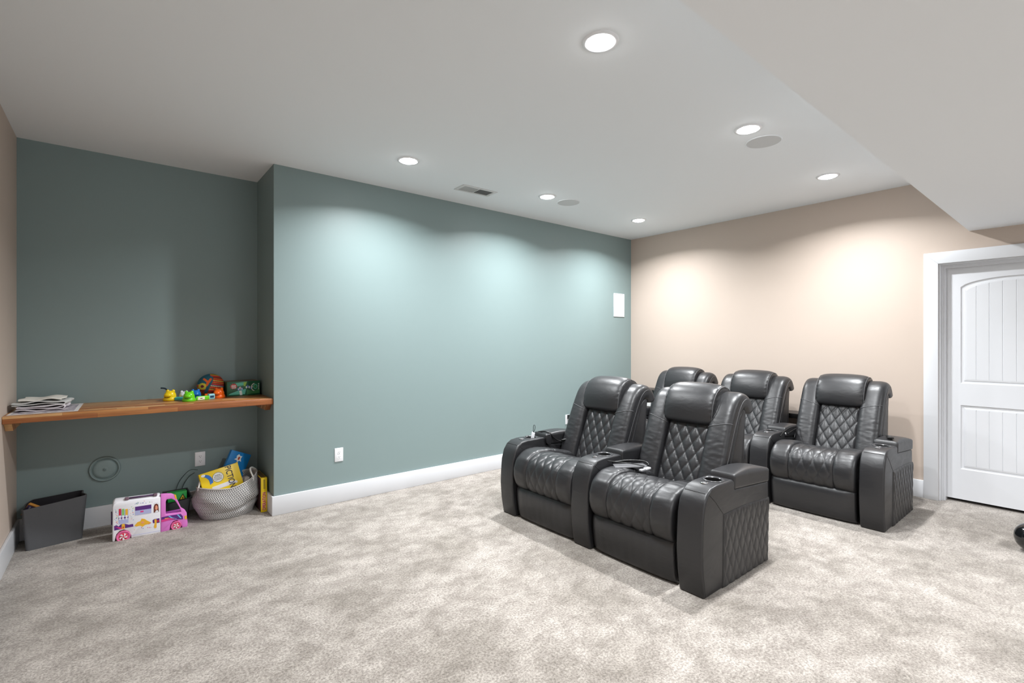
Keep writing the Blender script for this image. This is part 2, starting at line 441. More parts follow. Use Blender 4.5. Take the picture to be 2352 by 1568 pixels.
# ------------------------------------------------------------------ ceiling fixtures
M_LENS = mat('lamp_lens', (1, 1, 1, 1), .5, emit=((1, .99, .98, 1), 60))
lamp_labels = {
 (0, 0): 'round recessed ceiling light nearest the alcove corner, above the teal wall',
 (1, 0): 'round recessed ceiling light between the air vent and the small speaker by the teal wall',
 (2, 0): 'round recessed ceiling light nearest the corner of teal and beige walls',
 (0, 1): 'largest brightest round ceiling light, near the top edge of the photo',
 (1, 1): 'round ceiling light touching the larger ceiling speaker',
 (2, 1): 'round ceiling light in front of the beige wall, nearest the dropped ceiling'}
def fixture(x, y, z, label, watts, group='recessed ceiling lights'):
    t = empty('ceiling_light', (x, y, z), 0, label, 'ceiling light', group)
    lathe('trim_ring', [(.060, -.0005), (.0615, -.005), (.070, -.007), (.083, -.004), (.085, 0)], M_WHITE, t, 40)
    lathe('lens', [(0, -.016), (.025, -.0155), (.045, -.0135), (.056, -.0095), (.060, -.005), (.0605, 0)], M_LENS, t, 32)
    ld = bpy.data.lights.new('lamp', 'AREA'); ld.shape = 'DISK'; ld.size = .10; ld.energy = watts; ld.color = LAMP_COL; ld.spread = math.radians(148)
    lo = bpy.data.objects.new('lamp', ld); C.objects.link(lo); lo.parent = t; lo.location = (0, 0, -.0175)
    return t
LX = (1.735, 3.195, 4.625); LY = (3.385, 1.482)
for j, y in enumerate(LY):
    for i, x in enumerate(LX): fixture(x, y, H, lamp_labels[(i, j)], LAMP_W)
for x, y, lb in ((.9, -1.0, 'left one, nearer the camera'), (3.6, -1.0, 'right one, nearer the camera'), (.9, -2.7, 'left one by the rear wall'), (3.6, -2.7, 'right one by the rear wall')):  # fill lamps added out of view to brighten the room
    fixture(x, y, LOW, 'added round fill light, unseen in the lower ceiling behind the camera, ' + lb, REAR_FILL_W, 'added fill lights behind the camera')

M_SPK = mat('speaker_grille', srgb(208, 210, 212), .8, bump=(900, .5, .002))
for x, y, lb in ((3.483, 1.510, 'larger round flush ceiling speaker grille next to a bright light'), (3.497, 3.398, 'smaller round flush ceiling speaker grille close to the teal wall')):
    t = empty('ceiling_speaker', (x, y, H), 0, lb, 'ceiling speaker', 'ceiling speakers')
    lathe('rim', [(.108, 0), (.108, -.004), (.112, -.005), (.116, -.003), (.117, 0)], M_CEIL, t, 48)
    lathe('grille', [(0, -.003), (.108, -.003)], M_SPK, t, 48)

# vent
t = empty('air_vent', (2.56, 3.665, H), math.radians(-1.5), 'white rectangular ceiling air vent, one half dark open slats', 'air vent')
M_VENT = mat('vent_white', srgb(214, 215, 216), .5); M_VD = mat('vent_dark', srgb(60, 60, 60), .8)
bm = bmesh.new()
for a in ((-.185, .185, -.085, -.06), (-.185, .185, .06, .085), (-.185, -.155, -.06, .06), (.155, .185, -.06, .06), (-.006, .006, -.06, .06)):
    bm_box(bm, a[0], a[1], a[2], a[3], -.006, 0)
bevel(from_bm('frame', bm, M_VENT, t), .002, 2)
bm = bmesh.new(); bm_box(bm, -.156, .156, -.061, .061, -.0008, 0); from_bm('duct', bm, M_VD, t)
bm = bmesh.new()
for side, tilt in ((-1, 1), (1, -1)):
    for k in range(11):
        x = side * (.02 + k * .0128)
        M = Matrix.Translation((x, 0, -.0035)) @ Matrix.Rotation(math.radians(62 if side < 0 else -24), 4, 'Y')
        bm_box(bm, -.0048, .0048, -.06, .06, -.0004, .0004, M=M)
from_bm('slats', bm, M_VENT, t)
box('damper_lever', .166, .172, .02, .034, -.012, -.005, M_VENT, t, .001)

# wall speaker
t = empty('wall_speaker', (5.182, YG, 1.685), 0, 'white rectangular flush speaker high on the teal wall by the corner', 'wall speaker')
bm = bmesh.new()
for a in ((-.109, .109, 0, .012), (-.109, .109, .296, .308), (-.109, -.098, .012, .296), (.098, .109, .012, .296)):
    bm_box(bm, a[0], a[1], -.010, 0, a[2], a[3])
bevel(from_bm('frame', bm, M_WHITE, t), .002, 2)
box('grille', -.099, .099, -.007, 0, .011, .297, mat('white_grille', srgb(226, 230, 238), .7, bump=(1200, .4, .001)), t)

# outlets
def outlet(x, y, z, label):
    t = empty('wall_outlet', (x, y, z), 0, label, 'electrical outlet', 'white wall outlets')
    bevel(box('plate', -.036, .036, -.006, 0, -.0575, .0575, M_WHITE, t), .003, 2)
    for s in (1, -1):
        bm = bmesh.new()
        prism_bm(bm, [(.0165 * math.cos(a), max(-.0125, min(.0125, .0165 * math.sin(a))) + s * .0195) for a in [2 * PI * k / 28 for k in range(28)]], 'y', -.0078, -.005)
        r = from_bm('receptacle', bm, M_WHITE, t)
        bm = bmesh.new()
        for dx, h_ in ((-.0062, .0042), (.0062, .0036)): bm_box(bm, dx - .0012, dx + .0012, -.0082, -.0076, s * .0195 + .0035 - h_, s * .0195 + .0035 + h_)
        prism_bm(bm, [(.0026 * math.cos(a), .0026 * math.sin(a) + s * .0195 - .0065) for a in [2 * PI * k / 10 for k in range(10)]], 'y', -.0082, -.0076)
        from_bm('slots', bm, mat('slot_dark', srgb(70, 66, 66), .8), r)
    lathe('screw', [(0, -.0075), (.0025, -.0072), (.003, -.006)], M_WHITE, t, 12, M=Matrix.Rotation(PI / 2, 4, 'X') @ Matrix.Diagonal((1, 1, -1, 1)))
    return t
outlet(1.459, YG, .40, 'white wall outlet on the open teal wall, left of the chairs')
outlet(.530, YA, .40, 'white wall outlet under the wooden shelf, above the woven basket')
outlet(4.21, YG, .42, 'white wall outlet almost hidden behind the front left recliner, black plug in it')
bevel(box('power_plug', 4.195, 4.245, YG - .05, YG - .008, .428, .478, M_BLACK), .006, 3)
tag(bpy.data.objects['power_plug'], 'small black power plug in the outlet behind the front left recliner', 'plug')

# round cover plate
lathe('cover_plate', [(0, .0105), (.0028, .0105), (.0032, .0125), (.0045, .0125), (.005, .0105), (.02, .0105), (.045, .0103), (.056, .0095), (.064, .0072), (.070, .003), (.072, .0012), (.0745, .0012), (.076, .004), (.0785, .0085), (.083, .0105), (.087, .0095), (.091, .005), (.0925, .001), (.0935, 0)], M_TEAL, None, 56, M=Matrix.Rotation(PI / 2, 4, 'X'))
o = bpy.data.objects['cover_plate']; o.scale = (1, 1.7, 1); o.location = (-.066, YA, .417)
tag(o, 'round teal painted blank cover plate on the alcove wall under the shelf', 'cover plate')

# ------------------------------------------------------------------ shelf
t = empty('wall_shelf', (XL, YG + .012, .866), 0, 'long wooden butcher block shelf spanning the teal alcove', 'shelf')
bevel(box('board', 0.001, XJ - XL - .001, 0, YA - YG - .013, 0, .046, M_WOOD, t), .003, 2)
for x0, x1 in ((.001, .036), (XJ - XL - .036, XJ - XL - .001)):
    bevel(prism('bracket', [(.045, -.0005), (YA - YG - .02, -.0005), (YA - YG - .02, -.055), (.11, -.055)], 'x', x0, x1, M_WOOD, t), .002, 2)

# ------------------------------------------------------------------ recliners
def W_(s, y, f, seed, amp=.004, along=48, across=9):
    return amp * noise.noise((s * along, y * across, seed)) + amp * .5 * noise.noise((s * along * 2.3, y * across * 1.5, seed + 7))

def make_armrest(parent, yc, quilt_side=0):
    hw = .075
    prof = [(.028, .0), (.006, .12), (-.004, .24), (0, .34), (.008, .43), (.028, .50), (.06, .545), (.10, .568), (.16, .576), (.33, .576), (.352, .568), (.358, .55), (.358, .518), (.60, .500), (.785, .487), (.788, .30), (.765, .004)]
    bm = bmesh.new(); prism_bm(bm, prof, 'y', yc - hw, yc + hw)
    a = from_bm('armrest', bm, M_LEA, parent); bevel(a, .012, 4, 42)
    cut = lathe('cutter', [(0, .48), (.044, .48), (.044, .70), (0, .70)], M_LEA, None, 32, c=(.255, yc, 0))
    if parent: cut.location = parent.location
    md = a.modifiers.new('b', 'BOOLEAN'); md.object = cut; md.solver = 'EXACT'
    bpy.context.view_layer.update()
    me = bpy.data.meshes.new_from_object(a.evaluated_get(bpy.context.evaluated_depsgraph_get()))
    a.modifiers.clear(); a.data = me; bpy.data.objects.remove(cut)
    for p in me.polygons: p.use_smooth = True
    me.set_sharp_from_angle(angle=math.radians(50))
    lathe('cup_holder', [(.060, .575), (.060, .5785), (.056, .581), (.049, .580), (.0445, .576)], mat('cup_holder', srgb(60, 60, 62), .22), a, 40, c=(.255, yc, 0))
    lathe('cup_well', [(.0445, .576), (.0425, .56), (.0415, .53), (.039, .49), (0, .488)], mat('cup_well', srgb(10, 10, 10), .4), a, 40, c=(.255, yc, 0))
    bt = lathe('control_button', [(.021, .575), (.021, .579), (.018, .581), (.014, .5795), (.012, .5795)], M_CHROME, a, 28, c=(.158, yc, 0))
    lathe('button_cap', [(.012, .577), (.0115, .581), (.006, .5825), (0, .583)], mat('button_cap', srgb(70, 70, 72), .25), a, 20, c=(.158, yc, 0))
    # seams
    fl = smooth_curve(prof[:10], 60)
    bm = bmesh.new()
    for sy in (-1, 1):
        y = yc + sy * (hw - .001)
        tube_bm(bm, [(x + .014, y + sy * .0006, z - .004) for x, z in fl[1:-1] if z < .56], .0016, 5)
    tube_bm(bm, [(.0615, yc + k * .012, .5462 + (.0012)) for k in range(-5, 6)], .0015, 5)
    for sy in (-1, 1):
        tube_bm(bm, [(.075, yc + sy * (hw + .0003), .540), (.14, yc + sy * (hw + .0003), .49), (.19, yc + sy * (hw + .0003), .44), (.224, yc + sy * (hw + .0003), .409)], .0014, 5)
    from_bm('seam', bm, mat('dark_seam', srgb(22, 22, 23), .6), a)
    # lid
    pillow('console_lid', [(.350, .559), (.45, .551), (.55, .544), (.65, .5365), (.798, .526)], .0775, .042, M_LEA, a, yc, 9, 40, 72, .014, .014, lambda s, y, f: .024 * max(0, f) ** 3 * (1 - .55 * (y / .08) ** 4) * math.sin(PI * min(1, s / .45)))
    if quilt_side:
        sy = quilt_side; n, k = 110, 84
        bl = lambda u, v: ((.213 + (.224 - .213) * v) * (1 - u) + (.772 + (.790 - .772) * v) * u, .004 + v * ((.402 * (1 - u) + .383 * u) + .010 * math.sin(PI * u)))
        V = []; F = []
        for j in range(k + 1):
            for i in range(n + 1):
                u, v = i / n, j / k; x, z = bl(u, v)
                # rounded top-front corner
                e = min(u * 26, (1 - u) * 40, (1 - v) * 20, v * 60, 1)
                cx_, cz_ = .06, .06
                d = quilt(x - .21, z, .072, .140, .009) * e
                V.append((x, yc + sy * (hw + (.001 + .006 * e ** .5 + d)), z))
        for j in range(k):
            for i in range(n):
                a0 = j * (n + 1) + i; F.append((a0, a0 + 1, a0 + n + 2, a0 + n + 1))
        # skirt back to the arm
        rim = [i for i in range(n + 1)] + [j * (n + 1) + n for j in range(1, k + 1)] + [k * (n + 1) + i for i in range(n - 1, -1, -1)] + [j * (n + 1) for j in range(k - 1, 0, -1)]
        base = len(V)
        for r in rim: V.append((V[r][0], yc + sy * (hw - .012), V[r][2]))
        for q in range(len(rim)): F.append((rim[q], rim[(q + 1) % len(rim)], base + (q + 1) % len(rim), base + q))
        fixn(mesh_obj('side_panel', V, F, M_LEA, a, smooth=True))
    return a

def make_recliner(seed=0):
    t = empty('theater_recliner', (0, 0, 0))
    # base and front panel
    box('base_frame', .06, .76, -.295, .295, .02, .36, mat('base_black', srgb(20, 20, 21), .6), t, .01)
    n = 40; V = []; F = []
    rows = [(.056, .012), (.040, .03), (.026, .10), (.018, .18), (.022, .225), (.04, .245), (.08, .252)]
    pr = smooth_curve(rows, 26)
    for x, z in pr:
        for i in range(n + 1):
            u = i / n * 2 - 1; ed = (1 - abs(u) ** 10)
            V.append((x + .018 * (1 - ed) - .006 * (1 - u * u) + .0022 * noise.noise((u * 9, z * 5, 3)), u * .297, z))
    for j in range(len(pr) - 1):
        for i in range(n): a = j * (n + 1) + i; F.append((a, a + 1, a + n + 2, a + n + 1))
    fp = mesh_obj('front_panel', V, F, M_LEA, t, smooth=True)
    sd = fp.modifiers.new('s', 'SOLIDIFY'); sd.thickness = .012; sd.offset = 0
    # seat
    def qd(s, y, f):
        if f < .25: return 0
        return quilt(y + .02, s, .080, .125, .0085) * min(1, (.163 - abs(y)) / .014 if abs(y) < .163 else 0)
    pillow('seat_panel', [(.17, .280), (.105, .268), (.062, .282), (.043, .33), (.043, .388), (.066, .434), (.13, .462), (.25, .450), (.40, .405), (.56, .36)], .163, .052, M_LEA, t, 0, 9, 130, 160, .02, .03, qd)
    for s_ in (-1, 1):
        def bd(s, y, f, s_=s_):
            d = 0
            if f > .1:
                d = W_(s, y, f, 3.1 + s_ * 5, .0022) * (1 if s < .28 else 1.3)
                
            return d
        sps = [(.17, .288), (.11, .277), (.063, .292), (.044, .34), (.046, .392), (.074, .440), (.145, .467), (.26, .458), (.40, .425), (.52, .40)]
        o = pillow('seat_bolster', sps, .0745, .061, M_LEA, t, s_ * .2265, 4.6, 100, 72, .02, .05, bd)
        arc_seam(sps, .50, .0745, .061, 4.6, s_ * .2265, o, mat('dark_seam', srgb(22, 22, 23), .6))
    # back
    def qb(s, y, f):
        if f < .25: return 0
        return quilt(y + .02, s, .076, .124, .011) * min(1, (.152 - abs(y)) / .02 if abs(y) < .152 else 0)
    pillow('back_panel', [(.545, .37), (.585, .47), (.64, .60), (.700, .74), (.755, .87)], .152, .050, M_LEA, t, 0, 7, 100, 150, .03, .03, qb)
    for s_ in (-1, 1):
        def bb(s, y, f, s_=s_):
            d = 0
            if f > .05:
                d = W_(s, y, f, 13.1 + s_ * 5, .0017 * (1 if .14 < s < .36 else .35), 46, 20)
            return d
        spb = [(.525, .37), (.550, .45), (.598, .58), (.655, .72), (.712, .84), (.762, .922), (.818, .957), (.872, .945), (.905, .900), (.908, .875)]
        b = pillow('back_bolster', spb, .081, .062, M_LEA, t, s_ * .230, 3.2, 110, 60, .06, .02, bb,
                   wfun=lambda u: 1.0 + .05 * max(0, (u - .6)) / .4)
        arc_seam(spb, .455, .081, .062, 3.2, s_ * .230, b)
        # raised piping down the outside edge
        sp = smooth_curve([(.50, .50), (.575, .62), (.635, .75), (.688, .86), (.735, .942), (.79, .985), (.85, .985), (.90, .955)], 60)
        tube('piping', [(x + .028, s_ * (.230 + .0810 + .0025 * max(0, z - .8) / .15), z - .012) for x, z in sp[:54]], .0022, M_SEAM, b, 6)
    def hd(s, y, f):
        d = 0
        if f > 0:
            d = .010 * (1 - (y / .195) ** 2) * max(0, f)
            if abs(y) > .15: d += .0022 * math.sin(s * 210 + y * 40) * (abs(y) - .15) / .045
        return d
    h_ = pillow('headrest', [(.702, .800), (.694, .85), (.704, .915), (.736, .975), (.788, 1.005), (.838, .995), (.875, .958), (.886, .91)], .184, .056, M_LEA, t, 0, 6, 70, 110, .04, .03, hd)
    sp = smooth_curve([(.648, .80), (.640, .86), (.652, .935), (.692, 1.008), (.765, 1.052), (.845, 1.046), (.905, 1.0)], 50)
    for s_ in (-1, 1): tube('piping', [(x + .006, s_ * .1805, z - .006) for x, z in sp], .0024, M_SEAM, h_, 6)
    # shell
    sh = prism('back_shell', [(.60, .30), (.62, .50), (.70, .70), (.765, .86), (.83, .925), (.868, .90), (.852, .80), (.842, .60), (.835, .10), (.70, .10)], 'y', -.305, .305, M_LEA, t, .02, 4)
    return t

ROW1 = 2.365; ROW2 = 4.19
proto = make_recliner()
seats = [
 (ROW1, 2.578, 'black quilted leather recliner, left seat of the nearer pair', 'pair'),
 (ROW1, 1.812, 'black quilted leather recliner, right seat of the nearer pair with pouch on seat', 'pair'),
 (ROW2, 3.015, 'black leather recliner in the back row, furthest left, mostly hidden', 'row'),
 (ROW2, 2.245, 'black leather recliner in the middle of the back row', 'row'),
 (ROW2, 1.468, 'black quilted leather recliner at the right end of the back row by the door', 'row')]
objs = []
for i, (x, y, lb, g) in enumerate(seats):
    o = proto if i == 0 else copy_tree(proto)
    o.location = (x, y, 0); tag(o, lb, 'recliner', 'black leather home theater recliners'); objs.append(o)
# armrests: built once per kind, then copied
AL = make_armrest(None, 0, 1); AM = make_armrest(None, 0, 0); AR = make_armrest(None, 0, -1)
def put_arm(proto_a, seat, xw, yw, first):
    a = proto_a if first else copy_tree(proto_a)
    a.parent = seat; a.location = (xw - seat.location.x, yw - seat.location.y, 0)
put_arm(AL, objs[0], ROW1, 2.972, True)
put_arm(AM, objs[0], ROW1, 2.203, True)
put_arm(AR, objs[1], ROW1, 1.411, True)
put_arm(AL, objs[2], ROW2, 3.403, False)
put_arm(AM, objs[2], ROW2, 2.630, False)
put_arm(AM, objs[3], ROW2, 1.862, False)
put_arm(AR, objs[4], ROW2, 1.070, False)

# ------------------------------------------------------------------ small things on the recliners
M_CABLE = mat('cable_black', srgb(15, 15, 15), .3)
# remote
t = empty('remote_control', (ROW2 + .437, 1.062, .6145), math.radians(20), 'small black remote lying on the right armrest lid of the back row', 'remote')
bevel(box('body', -.05, .05, -.02, .02, 0, .012, M_BLACK, t), .004, 3)
bevel(box('buttons', -.02, .03, -.010, .010, .0118, .0135, mat('remote_grey', srgb(60, 60, 62), .4), t), .001, 2)
# tag with loop in cup holder of far left arm
t = empty('charging_cable_tag', (ROW1 + .255, 2.972, .49), 0, 'pale tag with a thin dark loop standing in the front left cup holder', 'cable tag')
bevel(box('tag_body', -.004, .004, -.016, .016, .02, .135, M_WHITE, t), .002, 2).rotation_euler = (math.radians(14), 0, 0)
tube('loop', [(0, -.031, .13), (.002, -.048, .16), (.002, -.050, .185), (.002, -.040, .192), (0, -.032, .18), (0, -.030, .155)], .0022, mat('loop_dark', srgb(40, 48, 50), .5), t, 6, 40, True)
# cable draped over the left arm
tube('charging_cable', [(2.735, 3.01, .60), (2.745, 2.95, .612), (2.76, 2.90, .606), (2.79, 2.885, .57), (2.83, 2.875, .54), (2.87, 2.86, .53), (2.90, 2.84, .545), (2.93, 2.82, .555), (2.90, 2.83, .55), (2.86, 2.86, .54)], .006, M_CABLE, None, 8, 60)
tag(bpy.data.objects['charging_cable'], 'black cable draped over the far left armrest of the front pair', 'cable')
bevel(prism('armrest_strap', [(2.70, .598), (2.755, .604), (2.765, .56), (2.76, .515), (2.735, .508), (2.712, .53)], 'y', 2.875, 2.892, M_LEA), .005, 2)
tag(bpy.data.objects['armrest_strap'], 'black strap flap hanging on the inner side of the far left armrest', 'strap')
# pouch with cables on the right seat of the pair
def strip(name, pts, w_, th, m, parent=None, n=30, side=(0, 1, 0)):
    """flat ribbon through pts"""
    P = smooth_curve(pts, n); sd = Vector(side).normalized(); bm = bmesh.new(); rg = []
    for i, p in enumerate(P):
        t_ = Vector(P[min(i + 1, n - 1)] - P[max(i - 1, 0)]).normalized(); nn = t_.cross(sd).normalized(); s_ = nn.cross(t_)
        p = Vector(p); rg.append([bm.verts.new(p + s_ * a * w_ / 2 + nn * b_ * th / 2) for a, b_ in ((-1, -1), (1, -1), (1, 1), (-1, 1))])
    for A, B in zip(rg, rg[1:]):
        for k in range(4): bm.faces.new((A[k], A[(k + 1) % 4], B[(k + 1) % 4], B[k]))
    bm.faces.new(rg[0]); bm.faces.new(rg[-1])
    return from_bm(name, bm, m, parent)
t = empty('remote_pouch', (2.66, 2.02, .535), math.radians(-32), 'flat black pouch with handle lying on the right seat of the front pair', 'pouch')
bevel(prism('pouch_body', [(-.115, -.045), (.10, -.05), (.115, -.02), (.11, .045), (-.10, .05)], 'z', -.012, -.004, mat('pouch_grey', srgb(88, 88, 90), .55), t), .004, 2)
tube('handle', [(-.10, .052, .004), (-.02, .058, .012), (.06, .056, .012), (.115, .045, .008), (.135, .015, .0), (.125, -.02, -.006)], .0055, M_BLACK, t, 8, 40)
tube('usb_cable', [(2.565, 2.135, .553), (2.60, 2.08, .550), (2.66, 1.99, .545), (2.70, 1.93, .535)], .0035, M_CABLE, None, 6, 30)
tag(bpy.data.objects['usb_cable'], 'thin black cable ending in silver connectors on the front right seat', 'cable')
c1 = box('connector', 2.642, 2.680, 1.905, 1.932, .512, .524, mat('silver', srgb(215, 215, 218), .25, metal=.6)); bevel(c1, .002, 2)
c1.parent = bpy.data.objects['usb_cable']
c2 = box('connector', 2.690, 2.738, 1.905, 1.932, .514, .526, mat('white_conn', srgb(235, 235, 238), .35)); bevel(c2, .002, 2); c2.parent = bpy.data.objects['usb_cable']
# cable by the right seat of the back row
tube('looped_cable', [(4.42, 1.775, .545), (4.50, 1.775, .575), (4.60, 1.77, .595), (4.68, 1.755, .60), (4.70, 1.745, .59), (4.64, 1.76, .57), (4.56, 1.77, .55)], .005, M_CABLE, None, 8, 50)
tag(bpy.data.objects['looped_cable'], 'looped black cable with silver tip between the back row recliners', 'cable')
c = lathe('cable_tip', [(0, -.012), (.008, -.01), (.009, .004), (.004, .012), (0, .013)], M_CHROME, bpy.data.objects['looped_cable'], 16, c=(4.50, 1.765, .555))

# ------------------------------------------------------------------ things behind the back row
t = empty('console_table', (5.29, 1.95, 0), 0, 'narrow black console table behind the back row against the beige wall', 'console table')
bevel(box('tabletop', -.10, .13, -.45, .45, .60, .645, M_BLACK, t), .003, 2)
for sx in (-.08, .11):
    for sy in (-.42, .42): box('leg', sx - .018, sx + .018, sy - .018, sy + .018, 0, .60, M_BLACK, t)
box('shelf_panel', -.09, .12, -.40, .40, .44, .46, M_BLACK, t)
t = empty('cube_cabinet', (5.28, 3.72, 0), 0, 'black open cabinet in the far corner, seen between recliner backs', 'cabinet')
for nm, a in (('top_panel', (-.14, .14, -.24, .24, .695, .755)), ('shelf_panel', (-.14, .14, -.22, .22, .44, .475)), ('side_panel', (-.14, .14, -.24, -.22, 0, .695)), ('side_panel', (-.14, .14, .22, .24, 0, .695)), ('back_panel', (.12, .14, -.22, .22, .02, .695)), ('bottom_panel', (-.14, .12, -.22, .22, .02, .05))):
    bevel(box(nm, *a, M_BLACK, t), .003, 2)
t = empty('white_box', (5.24, 3.74, .4755), 0, 'white carton on the black cabinet shelf in the corner', 'box')
bevel(box('carton', -.09, .10, -.15, .15, 0, .19, mat('carton_white', srgb(235, 235, 235), .5), t), .004, 2)
bm = bmesh.new()
for a in ((-.06, .06, .04, .044), (-.06, .06, .15, .154), (-.06, -.056, .044, .15), (.056, .06, .044, .15)): bm_box(bm, -.0912, -.09, a[0], a[1], a[2], a[3])
from_bm('print', bm, mat('print_grey', srgb(150, 150, 150), .6), t)

# glossy black ball at the right
lathe('ball', [(0, 0)] + [(.095 * math.sin(a), .095 - .095 * math.cos(a)) for a in [PI * k / 24 for k in range(1, 24)]] + [(0, .19)], mat('gloss_black', srgb(16, 18, 20), .12, coat=.5), None, 48, c=(0, 0, 0))
o = bpy.data.objects['ball']; o.location = (4.57, .297, 0); tag(o, 'glossy black ball on the carpet, cut by the right edge of the photo', 'ball')

# ------------------------------------------------------------------ dark fabric bin
M_FAB = mat('charcoal_fabric', srgb(92, 93, 96), .9, spec=.2, bump=(300, .4, .002))
M_FAB2 = mat('black_lining', srgb(34, 33, 38), .9)
def open_bin(name, corners_b, corners_t, loc, m_out, m_in, th=.006, r=.03, parent=None, N=80, rows=16, sag=None):
    """tapering open box with rounded vertical edges; corners listed counter-clockwise (x,y,z)"""
    def ringpts(cs, rad):
        out = []; k = len(cs)
        for i in range(k):
            p = Vector(cs[i]); a = (Vector(cs[i - 1]) - p); b_ = (Vector(cs[(i + 1) % k]) - p)
            la, lb = a.length, b_.length; A = p + a.normalized() * rad; B = p + b_.normalized() * rad
            for s in range(7):
                u = s / 6; out.append((1 - u) ** 2 * A + 2 * u * (1 - u) * p + u * u * B)
            nb = Vector(cs[(i + 1) % k]); e = nb - b_.normalized() * rad
            for s in range(1, 9): out.append(B.lerp(e, s / 9))
        return out
    bt = ringpts(corners_b, r); tp = ringpts(corners_t, r); n = len(bt)
    V = []; F = []; fm = []
    for j in range(rows + 1):
        u = j / rows
        for i in range(n):
            p = bt[i].lerp(tp[i], u)
            if sag: p = p + Vector(sag(i / n, u))
            V.append(p)
    cen = sum((Vector(c_) for c_ in corners_t), Vector()) / len(corners_t)
    def inn(p, u):
        c0 = (sum((Vector(c_) for c_ in corners_b), Vector()) / len(corners_b)).lerp(cen, u)
        d = Vector((c0.x - p.x, c0.y - p.y, 0)); return p + d.normalized() * th
    for j in range(rows + 1):
        for i in range(n):
            p = V[j * n + i]; V.append(inn(p, j / rows) + (Vector((0, 0, th)) if j == 0 else Vector()))
    o_ = (rows + 1) * n
    for j in range(rows):
        for i in range(n):
            a = j * n + i; b_ = j * n + (i + 1) % n
            F.append((a, b_, b_ + n, a + n)); fm.append(0); F.append((o_ + a, o_ + a + n, o_ + b_ + n, o_ + b_)); fm.append(1)
    for i in range(n):
        a = rows * n + i; b_ = rows * n + (i + 1) % n; F.append((a, b_, o_ + b_, o_ + a)); fm.append(0)
    F.append(tuple(range(n))[::-1]); fm.append(0); F.append(tuple(range(o_, o_ + n))); fm.append(1)
    o = mesh_obj(name, V, F, parent=parent, smooth=True, mats=[m_out, m_in], fm=fm)
    o.data.set_sharp_from_angle(angle=math.radians(45))
    o.location = loc; return o
t = empty('fabric_bin', (-.32, 4.5, 0), 0, 'dark grey fabric storage bin on the carpet in the left corner of the alcove', 'storage bin')
def sg(a, u): return (.006 * math.sin(a * 40) * u, .008 * math.sin(u * PI) * math.sin(a * 18), 0)
open_bin('bin_body', [(-.138, -.086, 0), (.14, -.035, 0), (.125, .10, 0), (-.13, .07, 0)], [(-.158, -.105, .272), (.160, -.045, .297), (.13, .135, .297), (-.135, .115, .282)], (0, 0, 0), M_FAB, M_FAB2, sag=sg, parent=t, th=.007, r=.025)
def book(name, w_, h_, th, M, mats, label, cat='book', group=None):
    """cover, page block; local x width, z height, y thickness (front at -y)"""
    t = empty(name, (0, 0, 0), 0, label, cat, group); t.matrix_world = M
    box('cover', 0, w_, -th, -th + .003, 0, h_, mats[0], t); c = box('cover', 0, w_, -.003, 0, 0, h_, mats[0], t)
    box('spine', -.003, 0, -th, 0, 0, h_, mats[1], t); box('pages', 0, w_ - .004, -th + .003, -.003, .003, h_ - .003, mat('pages', srgb(222, 216, 204), .8), t)
    return t
M_OR = mat('orange_edge', srgb(196, 138, 60), .5); M_PUR = mat('purple_print', srgb(104, 90, 140), .5)
_d = Vector((.82, -.14, -.55)).normalized(); _u = -(Vector((-.25, .55, -.75)) - Vector((-.25, .55, -.75)).dot(_d) * _d).normalized(); _n = _u.cross(_d).normalized()
BKM = Matrix.Translation((-.440, 4.470, .296)) @ Matrix(((_d.x, _n.x, _u.x, 0), (_d.y, _n.y, _u.y, 0), (_d.z, _n.z, _u.z, 0), (0, 0, 0, 1))) @ Matrix.Translation((0, 0, -.11))
b = book('picture_book', .17, .11, .014, BKM, [M_PUR, M_OR], 'picture book with orange edge poking out of the dark grey bin')
bm = bmesh.new()
for k, (x0, z0, mi) in enumerate(((.012, .06, 0), (.028, .055, 0), (.055, .06, 1), (.085, .05, 1))): bm_box(bm, x0, x0 + .008, -.0148, -.0141, z0, z0 + .04, mi)
from_bm('print', bm, None, b, mats=[mat('pale_print', srgb(205, 205, 225), .5), mat('green_print', srgb(60, 130, 80), .5)])
box('orange_edging', 0, .17, -.015, 0.001, .11, .117, M_OR, b)

# ------------------------------------------------------------------ grey tote behind the truck, green box in it
t = empty('storage_tote', (.370, 4.525, 0), math.radians(2), 'dark grey plastic tote behind the toy truck, against the alcove wall', 'storage tote')
M_TOTE = mat('tote_grey', srgb(62, 66, 68), .45)
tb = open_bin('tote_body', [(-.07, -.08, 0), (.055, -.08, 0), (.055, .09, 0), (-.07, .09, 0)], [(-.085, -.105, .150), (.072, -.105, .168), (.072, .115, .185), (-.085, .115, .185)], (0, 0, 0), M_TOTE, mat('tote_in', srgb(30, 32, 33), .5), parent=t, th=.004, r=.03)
tube('rim', [(-.085, -.106, .150), (.072, -.106, .168), (.073, .116, .185), (-.085, .116, .185)], .006, M_TOTE, t, 8, closed=True)
t = empty('green_game_box', (.352, 4.478, .012), math.radians(3), 'bright green game box with black and yellow picture, inside the dark tote', 'game box')
bevel(box('carton', -.055, .066, -.028, .028, 0, .205, mat('bright_green', srgb(22, 160, 62), .4), t), .002, 2)
bm = bmesh.new()
for pts_, a_, mi_ in (([(.012, .140), (.060, .143), (.040, .190)], -.0288, 0), ([(.022, .146), (.050, .148), (.039, .178)], -.0294, 1), ([(.032, .150), (.044, .151), (.040, .168), (.036, .160)], -.0300, 0)):
    prism_bm(bm, pts_, 'y', a_, -.0278, mi_)
from_bm('picture', bm, None, t, mats=[mat('print_black', srgb(18, 18, 16), .5), mat('print_yellow', srgb(226, 196, 40), .5)])

